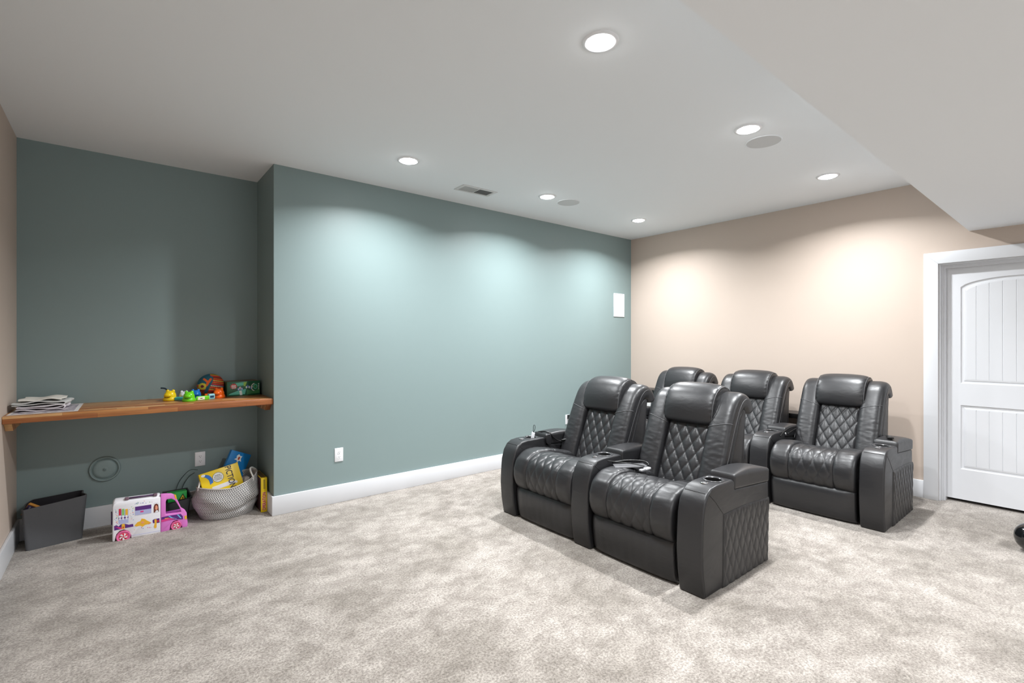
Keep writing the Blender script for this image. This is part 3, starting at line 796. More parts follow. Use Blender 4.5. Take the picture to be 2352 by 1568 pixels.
# cords on the wall
M_CORD = mat('dark_cord', srgb(44, 62, 60), .6)
tube('thin_cable', [(.49, 4.655, .30), (.45, 4.66, .27), (.41, 4.655, .20), (.40, 4.64, .12), (.42, 4.655, .01)], .0026, M_CORD, None, 8, 40)
tag(bpy.data.objects['thin_cable'], 'thin dark cord against the alcove wall, left of the basket', 'cord', 'cords behind the basket')
tube('thin_cable.001', [(.505, 4.60, .33), (.45, 4.62, .33), (.39, 4.655, .25), (.36, 4.66, .15), (.35, 4.655, .01)], .0022, M_CORD, None, 8, 40)
tag(bpy.data.objects['thin_cable.001'], 'second thin dark cord, curving down behind the dark tote', 'cord', 'cords behind the basket')

# ------------------------------------------------------------------ toy truck (folded play case)
TR = empty('toy_truck', (-.022, 4.293, 0), math.radians(1.6), 'white and pink toy food truck case standing on the carpet', 'toy truck')
D = .075
def T(cx, cy):    # sketch units of the truck's side -> metres (u along, v up)
    return ((cx - 250) / (1940 - 250) * .425, ((1380 - (cx - 250) * .200) - cy) / 3230)
M_TW = mat('truck_white', srgb(240, 240, 246), .3); M_TP = mat('truck_pink', srgb(226, 128, 210), .3)
M_PURP = mat('truck_purple', srgb(92, 44, 128), .35); M_MAG = mat('truck_magenta', srgb(224, 60, 140), .35)
M_HOT = mat('wheel_pink', srgb(240, 110, 165), .35); M_YEL = mat('sticker_yellow', srgb(238, 182, 52), .4)
M_GR = mat('sticker_green', srgb(140, 200, 110), .4); M_RED = mat('sticker_red', srgb(205, 45, 70), .4); M_BLU = mat('sticker_blue', srgb(60, 90, 190), .4)
M_SKY = mat('sticker_sky', srgb(120, 190, 235), .4); M_LAV = mat('sticker_lavender', srgb(180, 185, 225), .4)
M_BRN = mat('sticker_brown', srgb(110, 50, 35), .4); M_SKIN = mat('sticker_tan', srgb(235, 160, 130), .4); M_GREY = mat('handle_purple', srgb(74, 44, 84), .4); M_CLIP = mat('clip_taupe', srgb(120, 96, 110), .4)
TMATS = [M_TW, M_TP, M_PURP, M_MAG, M_HOT, M_YEL, M_GR, M_RED, M_BLU, M_SKY, M_LAV, M_BRN, M_SKIN]
def tpoly(pts): return [T(*p) for p in pts]
# white body
bod = [(252, 1380), (300, 1370), (330, 1220), (400, 1140), (500, 1110), (600, 1150), (645, 1240), (650, 1300), (1305, 1178), (1305, 365), (760, 440), (330, 520), (270, 560), (258, 620)]
bm = bmesh.new(); prism_bm(bm, tpoly(bod), 'y', -D / 2, D / 2); wb = from_bm('body', bm, M_TW, TR); bevel(wb, .004, 2)
# roof bevel strip
rf = [T(262, 560), T(330, 520), T(1305, 365)]
bm = bmesh.new()
a = [(u, -D / 2 + .004, v) for u, v in rf]; b_ = [(u + (.006 if i == 0 else 0), -D / 2 + .028, v + .016) for i, (u, v) in enumerate(rf)]
c_ = [(u + (.006 if i == 0 else 0), D / 2 - .006, v + .016) for i, (u, v) in enumerate(rf)]; d_ = [(u, D / 2 - .001, v - .002) for u, v in rf]
va, vb, vc, vd = [[bm.verts.new(p) for p in q] for q in (a, b_, c_, d_)]
for i in range(2):
    for A, B in ((va, vb), (vb, vc), (vc, vd), (vd, va)): bm.faces.new((A[i], A[i + 1], B[i + 1], B[i]))
bm.faces.new((va[0], vb[0], vc[0], vd[0])); bm.faces.new((va[2], vb[2], vc[2], vd[2]))
bevel(from_bm('roof', bm, M_TW, TR), .003, 2)
# handle on roof
hu0, hv0 = T(560, 480); hu1, hv1 = T(1190, 372)
hd_ = tube('carry_handle', [(hu0, -D / 2 + .014, hv0 + .016), (hu1, -D / 2 + .014, hv1 + .016)], .0055, M_GREY, TR, 10)
for u, v in ((hu0, hv0), (hu1, hv1)): bevel(box('handle_clip', u - .011, u + .011, -D / 2 + .004, -D / 2 + .026, v + .006, v + .024, M_CLIP, TR), .004, 3)
# pink cab with window hole: two outlines bridged
cab_o = [(1310, 1178), (1515, 1130), (1540, 1000), (1600, 920), (1690, 895), (1780, 950), (1810, 1040), (1815, 1090), (1940, 1045), (1950, 960), (1935, 860), (1925, 720), (1880, 650), (1790, 600), (1700, 420), (1640, 310), (1560, 280), (1430, 285), (1310, 300)]
win = [(1425, 760), (1560, 745), (1700, 725), (1790, 695), (1755, 600), (1690, 500), (1640, 430), (1560, 395), (1450, 415), (1425, 470)]
def plate_with_hole(bm, outer, hole, y0, y1, mi=0):
    from mathutils.geometry import tessellate_polygon
    fl = [[Vector((p[0], p[1], 0)) for p in outer], [Vector((p[0], p[1], 0)) for p in hole]]
    tris = tessellate_polygon(fl); pts = outer + hole
    A = [bm.verts.new((u, y0, v)) for u, v in pts]; B = [bm.verts.new((u, y1, v)) for u, v in pts]
    for q in tris:
        for W in (A, B):
            try: bm.faces.new([W[i] for i in q]).material_index = mi
            except ValueError: pass
    n = len(outer); m_ = len(hole)
    for i in range(n): bm.faces.new((A[i], A[(i + 1) % n], B[(i + 1) % n], B[i])).material_index = mi
    for i in range(m_): bm.faces.new((A[n + i], A[n + (i + 1) % m_], B[n + (i + 1) % m_], B[n + i])).material_index = mi
bm = bmesh.new(); plate_with_hole(bm, tpoly(cab_o), tpoly(win), -D / 2, -D / 2 + .022)
cabo = from_bm('cab', bm, M_TP, TR); bevel(cabo, .003, 2, 40)
bm = bmesh.new(); prism_bm(bm, tpoly([(1312, 1175), (1500, 1130), (1820, 1085), (1935, 1042), (1930, 730), (1790, 690), (1430, 770), (1312, 790)]), 'y', -D / 2 + .02, D / 2); from_bm('cab_interior', bm, mat('cab_inner', srgb(190, 90, 190), .4), TR)
bm = bmesh.new(); prism_bm(bm, tpoly([(1312, 480), (1400, 470), (1400, 780), (1312, 790)]), 'y', -D / 2 + .02, D / 2); from_bm('cab_pillar', bm, M_TP, TR)
# bumper and lamp
bm = bmesh.new()
prism_bm(bm, tpoly([(1870, 790), (1925, 780), (1932, 860), (1880, 875)]), 'y', -D / 2 - .0012, -D / 2 + .001, 5)
from_bm('headlight', bm, None, TR, mats=TMATS); bm = bmesh.new()
prism_bm(bm, tpoly([(1620, 290), (1665, 300), (1690, 400), (1650, 395)]), 'y', -D / 2 - .0012, -D / 2 + .001, 5)
from_bm('windshield_sticker', bm, None, TR, mats=TMATS); bm = bmesh.new()
prism_bm(bm, tpoly([(1325, 830), (1500, 790), (1780, 745), (1830, 800), (1835, 870), (1600, 880), (1325, 930)]), 'y', -D / 2 - .001, -D / 2 + .001, 2)
prism_bm(bm, tpoly([(1325, 890), (1500, 840), (1690, 850), (1560, 880), (1325, 940)]), 'y', -D / 2 - .0016, -D / 2, 3)
prism_bm(bm, tpoly([(1480, 800), (1560, 850), (1680, 868), (1680, 855), (1580, 830), (1520, 793)]), 'y', -D / 2 - .0016, -D / 2, 9)
prism_bm(bm, tpoly([(1690, 765), (1760, 840), (1800, 850), (1790, 830), (1720, 760)]), 'y', -D / 2 - .0016, -D / 2, 9)
prism_bm(bm, tpoly([(1400, 850), (1490, 838), (1490, 850), (1400, 866)]), 'y', -D / 2 - .0018, -D / 2, 5)
from_bm('cab_stickers', bm, None, TR, mats=TMATS)
# wheels
def wheel(cx, cy, rx):
    u, v = T(cx, cy); r = rx
    w_ = empty('wheel', (0, 0, 0)); bm = bmesh.new()
    R90 = Matrix.Rotation(PI / 2, 4, 'X')
    lathe_bm(bm, [(0, .003), (r * .86, .003), (r * .92, .006), (r, .003), (r, -.02), (0, -.02)], 36, (u, -D / 2, v), R90, 0)
    lathe_bm(bm, [(0, .0042), (r * .62, .0042), (r * .64, .003)], 28, (u, -D / 2, v), R90, 1)
    for k in range(5):
        a0 = 2 * PI * k / 5 + .3; pts = [(0, 0)]
        for s in range(6): f = s / 5; pts.append((r * .58 * f * math.cos(a0 + f * .5), r * .58 * f * math.sin(a0 + f * .5)))
        for s in range(5): f = 1 - s / 5; pts.append((r * .58 * f * math.cos(a0 + .62 + f * .5), r * .58 * f * math.sin(a0 + .62 + f * .5)))
        pts = pts[1:]
        prism_bm(bm, [(u + p[0], v + p[1]) for p in pts[1:]], 'y', -D / 2 - .0052, -D / 2 - .0042, 2)
    bpy.data.objects.remove(w_)
    o = from_bm('wheel', bm, None, TR, mats=[M_HOT, M_RED, M_TW]); return o
wheel(480, 1262, .0385); wheel(1670, 1022, .0315)
# stickers on the white side
bm = bmesh.new(); y0 = -D / 2
def st(pts, mi, lv=1): prism_bm(bm, tpoly(pts), 'y', y0 - .0006 * lv, y0 + .0004, mi)
def rect(x0, y0_, x1, y1_, mi, lv=1):     # follows the slope of the case
    k = .17; st([(x0, y0_), (x1, y0_ - (x1 - x0) * k), (x1, y1_ - (x1 - x0) * k), (x0, y1_)], mi, lv)
rect(722, 590, 1100, 795, 0, 1); rect(735, 600, 1095, 790, 2, 2); rect(735, 690, 1095, 790, 10, 3)
rect(850, 690, 920, 722, 3, 4)
rect(380, 690, 590, 990, 10, 1)
for x, mi in ((385, 7), (450, 6), (525, 5)):
    rect(x, 655, x + 52, 800, mi, 2)
    st([(x + 25 + 24 * math.cos(a), 825 - (x - 385) * .1 + 30 * math.sin(a)) for a in [PI * k / 8 for k in range(16)]], 0, 3)
    st([(x + 25 + 20 * math.cos(a), 875 - (x - 385) * .1 + 24 * math.sin(a)) for a in [PI * k / 8 for k in range(16)]], 0, 3)
rect(380, 850, 590, 880, 2, 2)
st([(285, 1030), (340, 1010), (380, 1040), (430, 990), (520, 980), (600, 1000), (690, 980), (700, 1040), (500, 1080), (290, 1130)], 2, 1)
st([(290, 1050), (420, 1060), (500, 1090), (420, 1100), (330, 1060)], 3, 2)
st([(445, 1000), (480, 975), (515, 995), (515, 1080), (480, 1100), (445, 1080)], 5, 3)
st([(465, 1040), (490, 1035), (495, 1070), (468, 1075)], 7, 4)
st([(720, 1020), (790, 940), (850, 920), (880, 860), (950, 870), (990, 900), (1090, 950), (1040, 980), (960, 1000), (900, 1045), (840, 1020), (760, 1040)], 5, 2)
st([(950, 985), (1060, 950), (1095, 960), (1040, 990)], 3, 1)
st([(860, 950), (900, 920), (940, 950), (900, 975)], 12, 3)
st([(1120, 900), (1160, 870), (1280, 850), (1285, 950), (1240, 960), (1130, 965)], 2, 1)
st([(1165, 880), (1215, 870), (1215, 1060), (1180, 1085), (1150, 1050), (1170, 980)], 5, 2)
st([(1220, 900), (1270, 890), (1270, 930), (1225, 940)], 7, 3)
st([(1140, 735), (1140, 560), (1155, 510), (1200, 485), (1250, 490), (1280, 540), (1285, 700)], 0, 1)
st([(1150, 725), (1148, 600), (1170, 535), (1215, 515), (1250, 540), (1260, 620), (1265, 700)], 11, 2)
st([(1180, 640), (1185, 570), (1215, 550), (1240, 590), (1235, 640), (1205, 665)], 12, 3)
st([(1175, 720), (1200, 670), (1240, 665), (1255, 700)], 0, 3)
rnd = random.Random(3)
for (xa, xb, ya, yb, n) in ((290, 365, 660, 1000, 16), (610, 700, 590, 900, 15), (700, 1130, 500, 560, 14), (700, 1120, 1070, 1120, 7)):
    for k in range(n):
        x = rnd.uniform(xa, xb); y = ya + (yb - ya) * (k + .5) / n if xb - xa < 200 else rnd.uniform(ya, yb) - (x - xa) * .14
        s = rnd.uniform(6, 12); a = rnd.uniform(0, 3)
        st([(x + s * math.cos(a + q), y + s * .8 * math.sin(a + q)) for q in (0, 1.3, 2.6, 3.9, 5.2)], rnd.choice((7, 3, 8, 5, 9, 2, 6)), 1)
rect(660, 1240, 1300, 1248, 10, 1)
from_bm('stickers', bm, None, TR, mats=TMATS)
bevel(box('hinge', -.006, .0, -.02, .03, .11, .19, M_GREY, TR), .002, 2)

# ------------------------------------------------------------------ woven basket
def basket_mat():
    m = bpy.data.materials.new('chevron_weave'); m.use_nodes = True; nt = m.node_tree; b = nt.nodes['Principled BSDF']; N = nt.nodes; Lk = nt.links
    uv = N.new('ShaderNodeUVMap'); sp = N.new('ShaderNodeSeparateXYZ'); Lk.new(uv.outputs[0], sp.inputs[0])
    def mt(op, a, b_=None):
        n = N.new('ShaderNodeMath'); n.operation = op
        for i, q in enumerate((a, b_)):
            if q is None: continue
            if isinstance(q, (int, float)): n.inputs[i].default_value = q
            else: Lk.new(q, n.inputs[i])
        return n.outputs[0]
    u = sp.outputs[0]; v = sp.outputs[1]
    tri = mt('ABSOLUTE', mt('SUBTRACT', mt('FRACT', mt('MULTIPLY', v, 9.0)), .5))       # 0..0.5
    ph = mt('ADD', mt('MULTIPLY', u, 92.0), mt('MULTIPLY', tri, 2.2))
    sq = mt('LESS_THAN', mt('FRACT', ph), .5)
    mix = N.new('ShaderNodeMix'); mix.data_type = 'RGBA'; Lk.new(sq, mix.inputs[0]); mix.inputs[6].default_value = srgb(240, 236, 232); mix.inputs[7].default_value = srgb(92, 94, 100)
    Lk.new(mix.outputs[2], b.inputs['Base Color']); b.inputs['Roughness'].default_value = .75
    h = mt('ADD', mt('SINE', mt('MULTIPLY', ph, 12.566)), mt('MULTIPLY', tri, -2.0))
    bp = N.new('ShaderNodeBump'); bp.inputs['Strength'].default_value = .5; bp.inputs['Distance'].default_value = .003
    Lk.new(h, bp.inputs['Height']); Lk.new(bp.outputs[0], b.inputs['Normal'])
    return m
M_BASK = basket_mat()
BK = empty('woven_basket', (.684, 4.405, 0), 0, 'grey and white chevron woven basket slumped on the carpet, holding game boxes', 'basket')
def basket():
    n, rows = 120, 40; V = []; F = []; UV = []
    for j in range(rows + 1):
        v = j / rows
        for i in range(n):
            a = 2 * PI * i / n
            prof = .80 + .23 * math.sin(min(1, v * 1.15) * PI * .62) - .10 * max(0, v - .62) / .38
            rx = .226 * prof; ry = .185 * prof
            # slumped bottom fold on the left front
            lean = .014 * (1 - v)
            x = rx * math.cos(a) - lean * .4 + .018 * v * 0
            y = ry * math.sin(a)
            top = .262 + .032 * math.cos(a) + .012 * math.sin(2 * a + 1) - .020 * max(0, -math.sin(a)) * (1 - abs(math.cos(a)))
            z = top * v
            wr = .006 * math.sin(5 * a + 9 * v) * math.sin(PI * v) + .004 * noise.noise((a * 2, v * 5, 1))
            cr = -.016 * math.exp(-((v - .28 - .12 * math.cos(a - .4)) / .07) ** 2) * max(0, math.cos(a + 1.0))
            k = 1 + (wr + cr) / .2
            V.append((x * k, y * k, z)); UV.append((i / n, v))
    for j in range(rows):
        for i in range(n): F.append((j * n + i, j * n + (i + 1) % n, (j + 1) * n + (i + 1) % n, (j + 1) * n + i))
    F.append(tuple(range(n))[::-1])
    o = mesh_obj('basket_body', V, F, M_BASK, BK, smooth=True)
    uvl = o.data.uv_layers.new(name='UVMap')
    for p in o.data.polygons:
        ids = [o.data.loops[l].vertex_index for l in p.loop_indices]
        seam = any(q % n == n - 1 for q in ids) and any(q % n == 0 for q in ids) and len(ids) == 4
        for l, q in zip(p.loop_indices, ids):
            u, v = UV[q]; uvl.data[l].uv = (u + 1 if seam and u == 0 else u, v)
    md = o.modifiers.new('s', 'SOLIDIFY'); md.thickness = .006; md.offset = -1
    rimpts = [Vector(V[rows * n + i]) for i in range(0, n, 2)]
    r = tube('rim', [p + Vector((0, 0, .001)) for p in rimpts], .005, mat('rope_grey', srgb(196, 192, 188), .8), BK, 8, closed=True)
    return o, [Vector(V[rows * n + i]) for i in range(n)]
bo, rim = basket()
M_ROPE = mat('rope_white', srgb(232, 232, 228), .8)
def rim_at(deg): return rim[int(deg / 360 * 120) % 120]
for d0, d1, hgt, lean in ((322, 8, .045, (-.03, -.0, 0)), (158, 196, .055, (.015, .0, 0))):
    p, q = rim_at(d0), rim_at(d1); m_ = (p + q) / 2
    tube('handle', [p + Vector((0, 0, -.03)), p, p.lerp(q, .22) + Vector(lean) * .7 + Vector((0, 0, hgt * .75)), m_ + Vector(lean) + Vector((0, 0, hgt)), p.lerp(q, .78) + Vector(lean) * .7 + Vector((0, 0, hgt * .75)), q, q + Vector((0, 0, -.03))], .0065, M_ROPE, BK, 8, 40)

def plane_frame(o, xr, up):
    """matrix: local x along xr, local z along up (orthogonalised), -y faces out"""
    o, xr, up = Vector(o), Vector(xr).normalized(), Vector(up)
    n = up.cross(xr).normalized() * -1          # local y = -(outward)
    n = xr.cross(up).normalized(); yv = (-n if n.y < 0 else n)
    up = yv.cross(xr) * -1 if False else xr.cross(yv)
    up = up.normalized()
    M = Matrix.Identity(4)
    for i, a in enumerate((xr, yv, up)):
        for j in range(3): M[j][i] = a[j]
    M.translation = o
    return M
# yellow drawing-game box. corners: top-left (.497,4.40,.334), top-right (.757,4.41,.385), right side falls to (.80,4.40,.244)
TLc, TRc, BRc = Vector((.485, 4.375, .340)), Vector((.752, 4.395, .392)), Vector((.803, 4.355, .235))
xr = (TRc - TLc); dn = (BRc - TRc)
M = plane_frame(TLc - (-dn).normalized() * 0, xr, -dn)
bw, bh, bt_ = .272, .27, .045
PB = empty('yellow_game_box', (0, 0, 0), 0, 'yellow drawing-game box lettered in black, leaning in the woven basket', 'game box', 'game boxes in the basket'); PB.matrix_world = M
M_GY = mat('game_yellow', srgb(248, 212, 20), .35)
bevel(box('carton', 0, bw, 0, bt_, -bh, 0, M_GY, PB), .002, 2)
bm = bmesh.new()
ell = lambda cx, cz, a, b_, n=28: [(cx + a * math.cos(2 * PI * k / n), cz + b_ * math.sin(2 * PI * k / n)) for k in range(n)]
PM = [mat('print_dark', srgb(30, 36, 60), .4), mat('print_white', srgb(240, 240, 238), .4), mat('pencil_blue', srgb(30, 110, 200), .35), mat('sheet_white', srgb(232, 228, 232), .5), mat('print_orange', srgb(220, 140, 50), .5)]
prism_bm(bm, ell(.118, -.062, .038, .038), 'y', -.0008, .001, 0); prism_bm(bm, ell(.118, -.062, .0355, .0355), 'y', -.0012, .001, 1)
prism_bm(bm, [(.062, -.150), (.235, -.150), (.235, -.085 - .05), (.19, -.118), (.062, -.122)], 'y', -.0007, .001, 3)
bl = smooth_curve([(.028, -.020), (.05, -.032), (.066, -.058), (.068, -.095)], 16)
lo_ = [(x - .012, z - .004) for x, z in bl[::-1]]; hi = [(x + .011, z + .006) for x, z in bl]
prism_bm(bm, hi + lo_, 'y', -.0018, .001, 2); prism_bm(bm, ell(.026, -.018, .014, .010, 16), 'y', -.0022, .001, 1)
for k, (x0, x1, z) in enumerate(((.098, .138, -.044), (.092, .146, -.055), (.090, .144, -.067), (.096, .140, -.078))):
    n_ = 6
    for q in range(n_):
        a = x0 + (x1 - x0) * q / n_; prism_bm(bm, [(a, z), (a + .0045, z + .001), (a + .0045, z - .005), (a + .001, z - .0055)], 'y', -.0016, 0, 0)
prism_bm(bm, ell(.018, -.012, .007, .003, 10), 'y', -.0009, 0, 4)
from_bm('cover_print', bm, None, PB, mats=PM)
# lettering down the right side, reading downwards
Mt = Matrix.Translation((.178, -.0012, -.002)) @ Matrix.Rotation(PI / 2, 4, 'Y') @ Matrix.Rotation(PI / 2, 4, 'X')
text_mesh('lettering', 'PICTIONARY', .060, PM[0], PB, Mt, off=.0006, sx=.74)
Mt = Matrix.Translation((.226, -.0012, -.02)) @ Matrix.Rotation(PI / 2, 4, 'Y') @ Matrix.Rotation(PI / 2, 4, 'X')

# blue box behind
TLc, TRc, BLc = Vector((.735, 4.53, .470)), Vector((.835, 4.55, .432)), Vector((.655, 4.50, .330))
xr = TRc - TLc; M = plane_frame(TLc, Vector((.112, .022, -.052)), TLc - Vector((.645, 4.50, .300)))
BB = empty('blue_picture_box', (0, 0, 0), 0, 'blue box with a white cartoon figure, standing behind the yellow box in the basket', 'game box', 'game boxes in the basket'); BB.matrix_world = M
M_B1 = mat('cover_blue', srgb(24, 130, 205), .35)
bevel(box('carton', 0, .165, 0, .035, -.25, 0, M_B1, BB), .002, 2)
bm = bmesh.new()
star = [(.055, -.035), (.068, -.018), (.082, -.030), (.098, -.028), (.094, -.050), (.105, -.072), (.086, -.068), (.078, -.082), (.066, -.068), (.045, -.066), (.060, -.052)]
prism_bm(bm, star, 'y', -.001, .0005, 0); prism_bm(bm, ell(.078, -.050, .008, .014, 14), 'y', -.0015, 0, 1)
prism_bm(bm, [(.070, -.080), (.084, -.082), (.098, -.115), (.066, -.115)], 'y', -.001, .0005, 2); prism_bm(bm, ell(.075, -.125, .03, .022, 20), 'y', -.0014, .0005, 1)
from_bm('cover_print', bm, None, BB, mats=[mat('figure_white', srgb(238, 238, 236), .4), mat('print_rust', srgb(190, 70, 40), .45), mat('print_sand', srgb(214, 196, 130), .45)])
# paper lining glimpsed inside the basket
t = empty('paper_bag', (.79, 4.47, .14), math.radians(10), 'pale folded paper inside the basket, right of the yellow box', 'paper')
bevel(box('folded_paper', -.06, .05, -.04, .02, 0, .11, mat('pale_paper', srgb(206, 196, 190), .8), t), .004, 2)

# upright yellow box in the corner: the Operation game
OB = empty('board_game_box', (.9120, 4.245, 0), 0, 'upright yellow board game box with red lettered spine, between basket and wall corner', 'board game')
bevel(box('carton', -.0225, .0225, 0, .26, 0, .272, M_GY, OB), .002, 2)
bm = bmesh.new(); bm_box(bm, -.0235, -.0222, .004, .256, .004, .268, 0); bm_box(bm, -.018, .018, .02, .24, .2715, .2728, 1)
from_bm('side_print', bm, None, OB, mats=[mat('side_dark', srgb(70, 30, 32), .5), mat('top_olive', srgb(120, 95, 50), .5)])
Mt = Matrix.Translation((.012, -.0008, .014)) @ Matrix.Rotation(-PI / 2, 4, 'Y') @ Matrix.Rotation(PI / 2, 4, 'X')
text_mesh('lettering', 'OPERATION', .034, mat('letter_white', srgb(250, 240, 235), .4), OB, Mt, off=.0018, ext=.0003, sx=.76)
Mt = Matrix.Translation((.012, -.0014, .014)) @ Matrix.Rotation(-PI / 2, 4, 'Y') @ Matrix.Rotation(PI / 2, 4, 'X')
text_mesh('lettering', 'OPERATION', .034, mat('letter_red', srgb(190, 30, 60), .4), OB, Mt, off=.0009, ext=.0003, sx=.76)
bm = bmesh.new()
for k in range(13):
    z = .185 + k * .0058; bm_box(bm, -.004, .000, -.0012, 0, z, z + .004, 0); bm_box(bm, .004, .008, -.0012, 0, z - .003, z + .0012, 0)
from_bm('small_print', bm, mat('print_brown', srgb(90, 60, 20), .5), OB)

# ------------------------------------------------------------------ things on the shelf
ST = .9125
# printed sheet
t = empty('paper_sheet', (-.352, 4.405, ST), math.radians(-1), 'printed sheet with a white border lying under the folded cloths on the shelf', 'paper')
bm = bmesh.new(); bm_box(bm, -.155, .165, -.245, .245, 0, .0015); from_bm('sheet', bm, mat('sheet_paper', srgb(228, 224, 222), .6), t)
bm = bmesh.new(); bm_box(bm, -.14, .145, -.215, .215, .0015, .0021)
def print_mat():
    m = mat('newsprint', srgb(170, 165, 175), .6); nt = m.node_tree; N = nt.nodes
    n = N.new('ShaderNodeTexNoise'); n.inputs['Scale'].default_value = 28; n.inputs['Detail'].default_value = 5
    r = N.new('ShaderNodeValToRGB'); r.color_ramp.elements[0].color = srgb(120, 112, 130); r.color_ramp.elements[1].color = srgb(214, 206, 208); r.color_ramp.elements[0].position = .4; r.color_ramp.elements[1].position = .6
    tc = N.new('ShaderNodeTexCoord'); nt.links.new(tc.outputs['Object'], n.inputs['Vector']); nt.links.new(n.outputs['Fac'], r.inputs[0]); nt.links.new(r.outputs[0], N['Principled BSDF'].inputs['Base Color'])
    return m
from_bm('printed_area', bm, print_mat(), t)
# folded cloths: ribbon folded back and forth, extruded along y
def folded(name, x0, x1, y0, y1, z0, layers, th, seed, m, label, skew=0):
    rnd = random.Random(seed); pts = []
    z = z0 + th * .7
    for k in range(layers):
        a, b_ = (x0, x1) if k % 2 == 0 else (x1, x0)
        n = 12; j = rnd.uniform(-.008, .008)
        for i in range(n + 1):
            u = i / n; x = a + (b_ - a) * u + j; pts.append((x, z + .0036 * math.sin(u * PI * 2.2 + seed + k) + .0022 * math.sin(u * 11 + k * 2.1)))
        s = 1 if b_ > a else -1
        if k < layers - 1: pts.append((b_ + s * th * .9 + j, z + th * .72)); z += th * 1.45
    P = smooth_curve(pts, 46 * layers); n = len(P); V = []; F = []; ny = 18
    T_ = np.gradient(P, axis=0); T_ /= np.linalg.norm(T_, axis=1)[:, None]; Nn = np.stack([-T_[:, 1], T_[:, 0]], 1)
    for q in range(ny + 1):
        v = q / ny; y = y0 + (y1 - y0) * v
        e = min(1, (v * (1 - v) * 4) ** .25 + .35)
        for side in (1, -1):
            for i in range(n):
                wv = .0016 * math.sin(v * 13 + P[i][0] * 25 + seed) * (P[i][1] - z0) / .02
                dx = skew * (v - .5) * .2 + .006 * math.sin(v * 9 + seed)
                V.append((P[i][0] + dx + Nn[i][0] * th * .42 * side * e, y + .004 * math.sin(P[i][0] * 30 + i * .02), P[i][1] + wv + Nn[i][1] * th * .42 * side * e))
    row = 2 * n
    for q in range(ny):
        for s in range(2):
            for i in range(n - 1):
                a = q * row + s * n + i; F.append((a, a + 1, a + row + 1, a + row))
        for i in (0, n - 1): a = q * row + i; F.append((a, a + n, a + n + row, a + row))
    for q in (0, ny):
        for i in range(n - 1): a = q * row + i; F.append((a, a + 1, a + 1 + n, a + n))
    o = fixn(mesh_obj(name, V, F, m, None, smooth=True)); return tag(o, label, 'cloth', 'folded cloths on the shelf')
M_CL1 = mat('cloth_lilac', srgb(226, 220, 224), .9, bump=(90, .35, .004)); M_CL2 = mat('cloth_white', srgb(232, 228, 220), .9, bump=(70, .3, .004)); M_CL3 = mat('cloth_grey', srgb(205, 206, 204), .9, bump=(70, .3, .004))
folded('folded_cloth', -.478, -.262, 4.29, 4.53, ST + .0022, 3, .0080, 1, M_CL1, 'crinkled white folded cloth at the bottom of the stack on the shelf', .10)
folded('folded_cloth.001', -.485, -.245, 4.30, 4.55, ST + .0375, 2, .0085, 4, M_CL3, 'pale grey folded cloth in the middle of the stack on the shelf', .12)
folded('folded_cloth.002', -.470, -.268, 4.33, 4.57, ST + .0625, 1, .0100, 9, M_CL2, 'cream white folded cloth on top of the stack on the shelf', .12)

# plastic animal game
def plastic(name, r, g, b): return mat(name, srgb(r, g, b), .25, spec=.5)
def animal(name, loc, rz, m, label, ears=True, tail=None, sc=1):
    t = empty(name, loc, rz, label, 'toy', 'plastic animal game pieces on the shelf'); t.scale = (sc, sc, sc)
    lathe('base', [(0, 0), (.044, 0), (.046, .004), (.043, .022), (.038, .026), (0, .026)], m, t, 32)
    prof = [(.038, .024), (.039, .038), (.034, .056), (.022, .068), (.008, .073), (0, .0735)]
    b = lathe('head', prof, m, t, 32)
    bm = bmesh.new()
    for s in (-1, 1): lathe_bm(bm, [(0, .0), (.012, .003), (.012, .012), (.006, .020), (0, .022)], 14, (.006, s * .019, .060), None)
    from_bm('eyes', bm, m, t)
    bm = bmesh.new()
    lathe_bm(bm, [(0, .017), (.010, .014), (.016, .006), (.018, -.006), (.014, -.012), (0, -.014)], 20, (-.034, 0, .040), Matrix.Rotation(-PI / 2, 4, 'Y') @ Matrix.Diagonal((1.0, 1.5, 1.1, 1)))
    from_bm('snout', bm, m, t)
    bm = bmesh.new(); tube_bm(bm, smooth_curve([(-.040, -.018, .028), (-.052, 0, .026), (-.040, .018, .028)], 12), .0015, 5); from_bm('mouth', bm, M_BLACK, t)
    if tail: tube('lever', tail, .006, M_BLACK if 'black' in name else mat('lever_dark', srgb(20, 44, 60), .3), t, 8, 20)
    return t
animal('toy_hippo', (.315, 4.475, ST), math.radians(60), plastic('yellow_plastic', 248, 214, 20), 'yellow plastic animal head toy at the left end of the toys on the shelf', tail=[(.02, .02, .05), (.03, .045, .085), (.02, .075, .092)])
animal('toy_hippo', (.405, 4.50, ST), math.radians(80), plastic('white_plastic_toy', 222, 226, 232), 'white plastic animal head toy between the yellow and green ones', sc=.82)
animal('toy_hippo', (.420, 4.325, ST), math.radians(70), plastic('green_plastic', 110, 214, 30), 'bright green plastic animal head toy at the shelf front', sc=.95)
animal('toy_hippo', (.478, 4.475, ST), math.radians(90), plastic('blue_plastic', 14, 110, 190), 'blue plastic animal head toy with black knob, under the patterned ball', tail=[(0, 0, .07), (0, 0, .088), (.002, 0, .098)], sc=.92)
animal('toy_hippo', (.628, 4.44, ST), math.radians(60), plastic('orange_plastic', 250, 104, 14), 'orange plastic animal head toy next to the green game box', sc=.98)
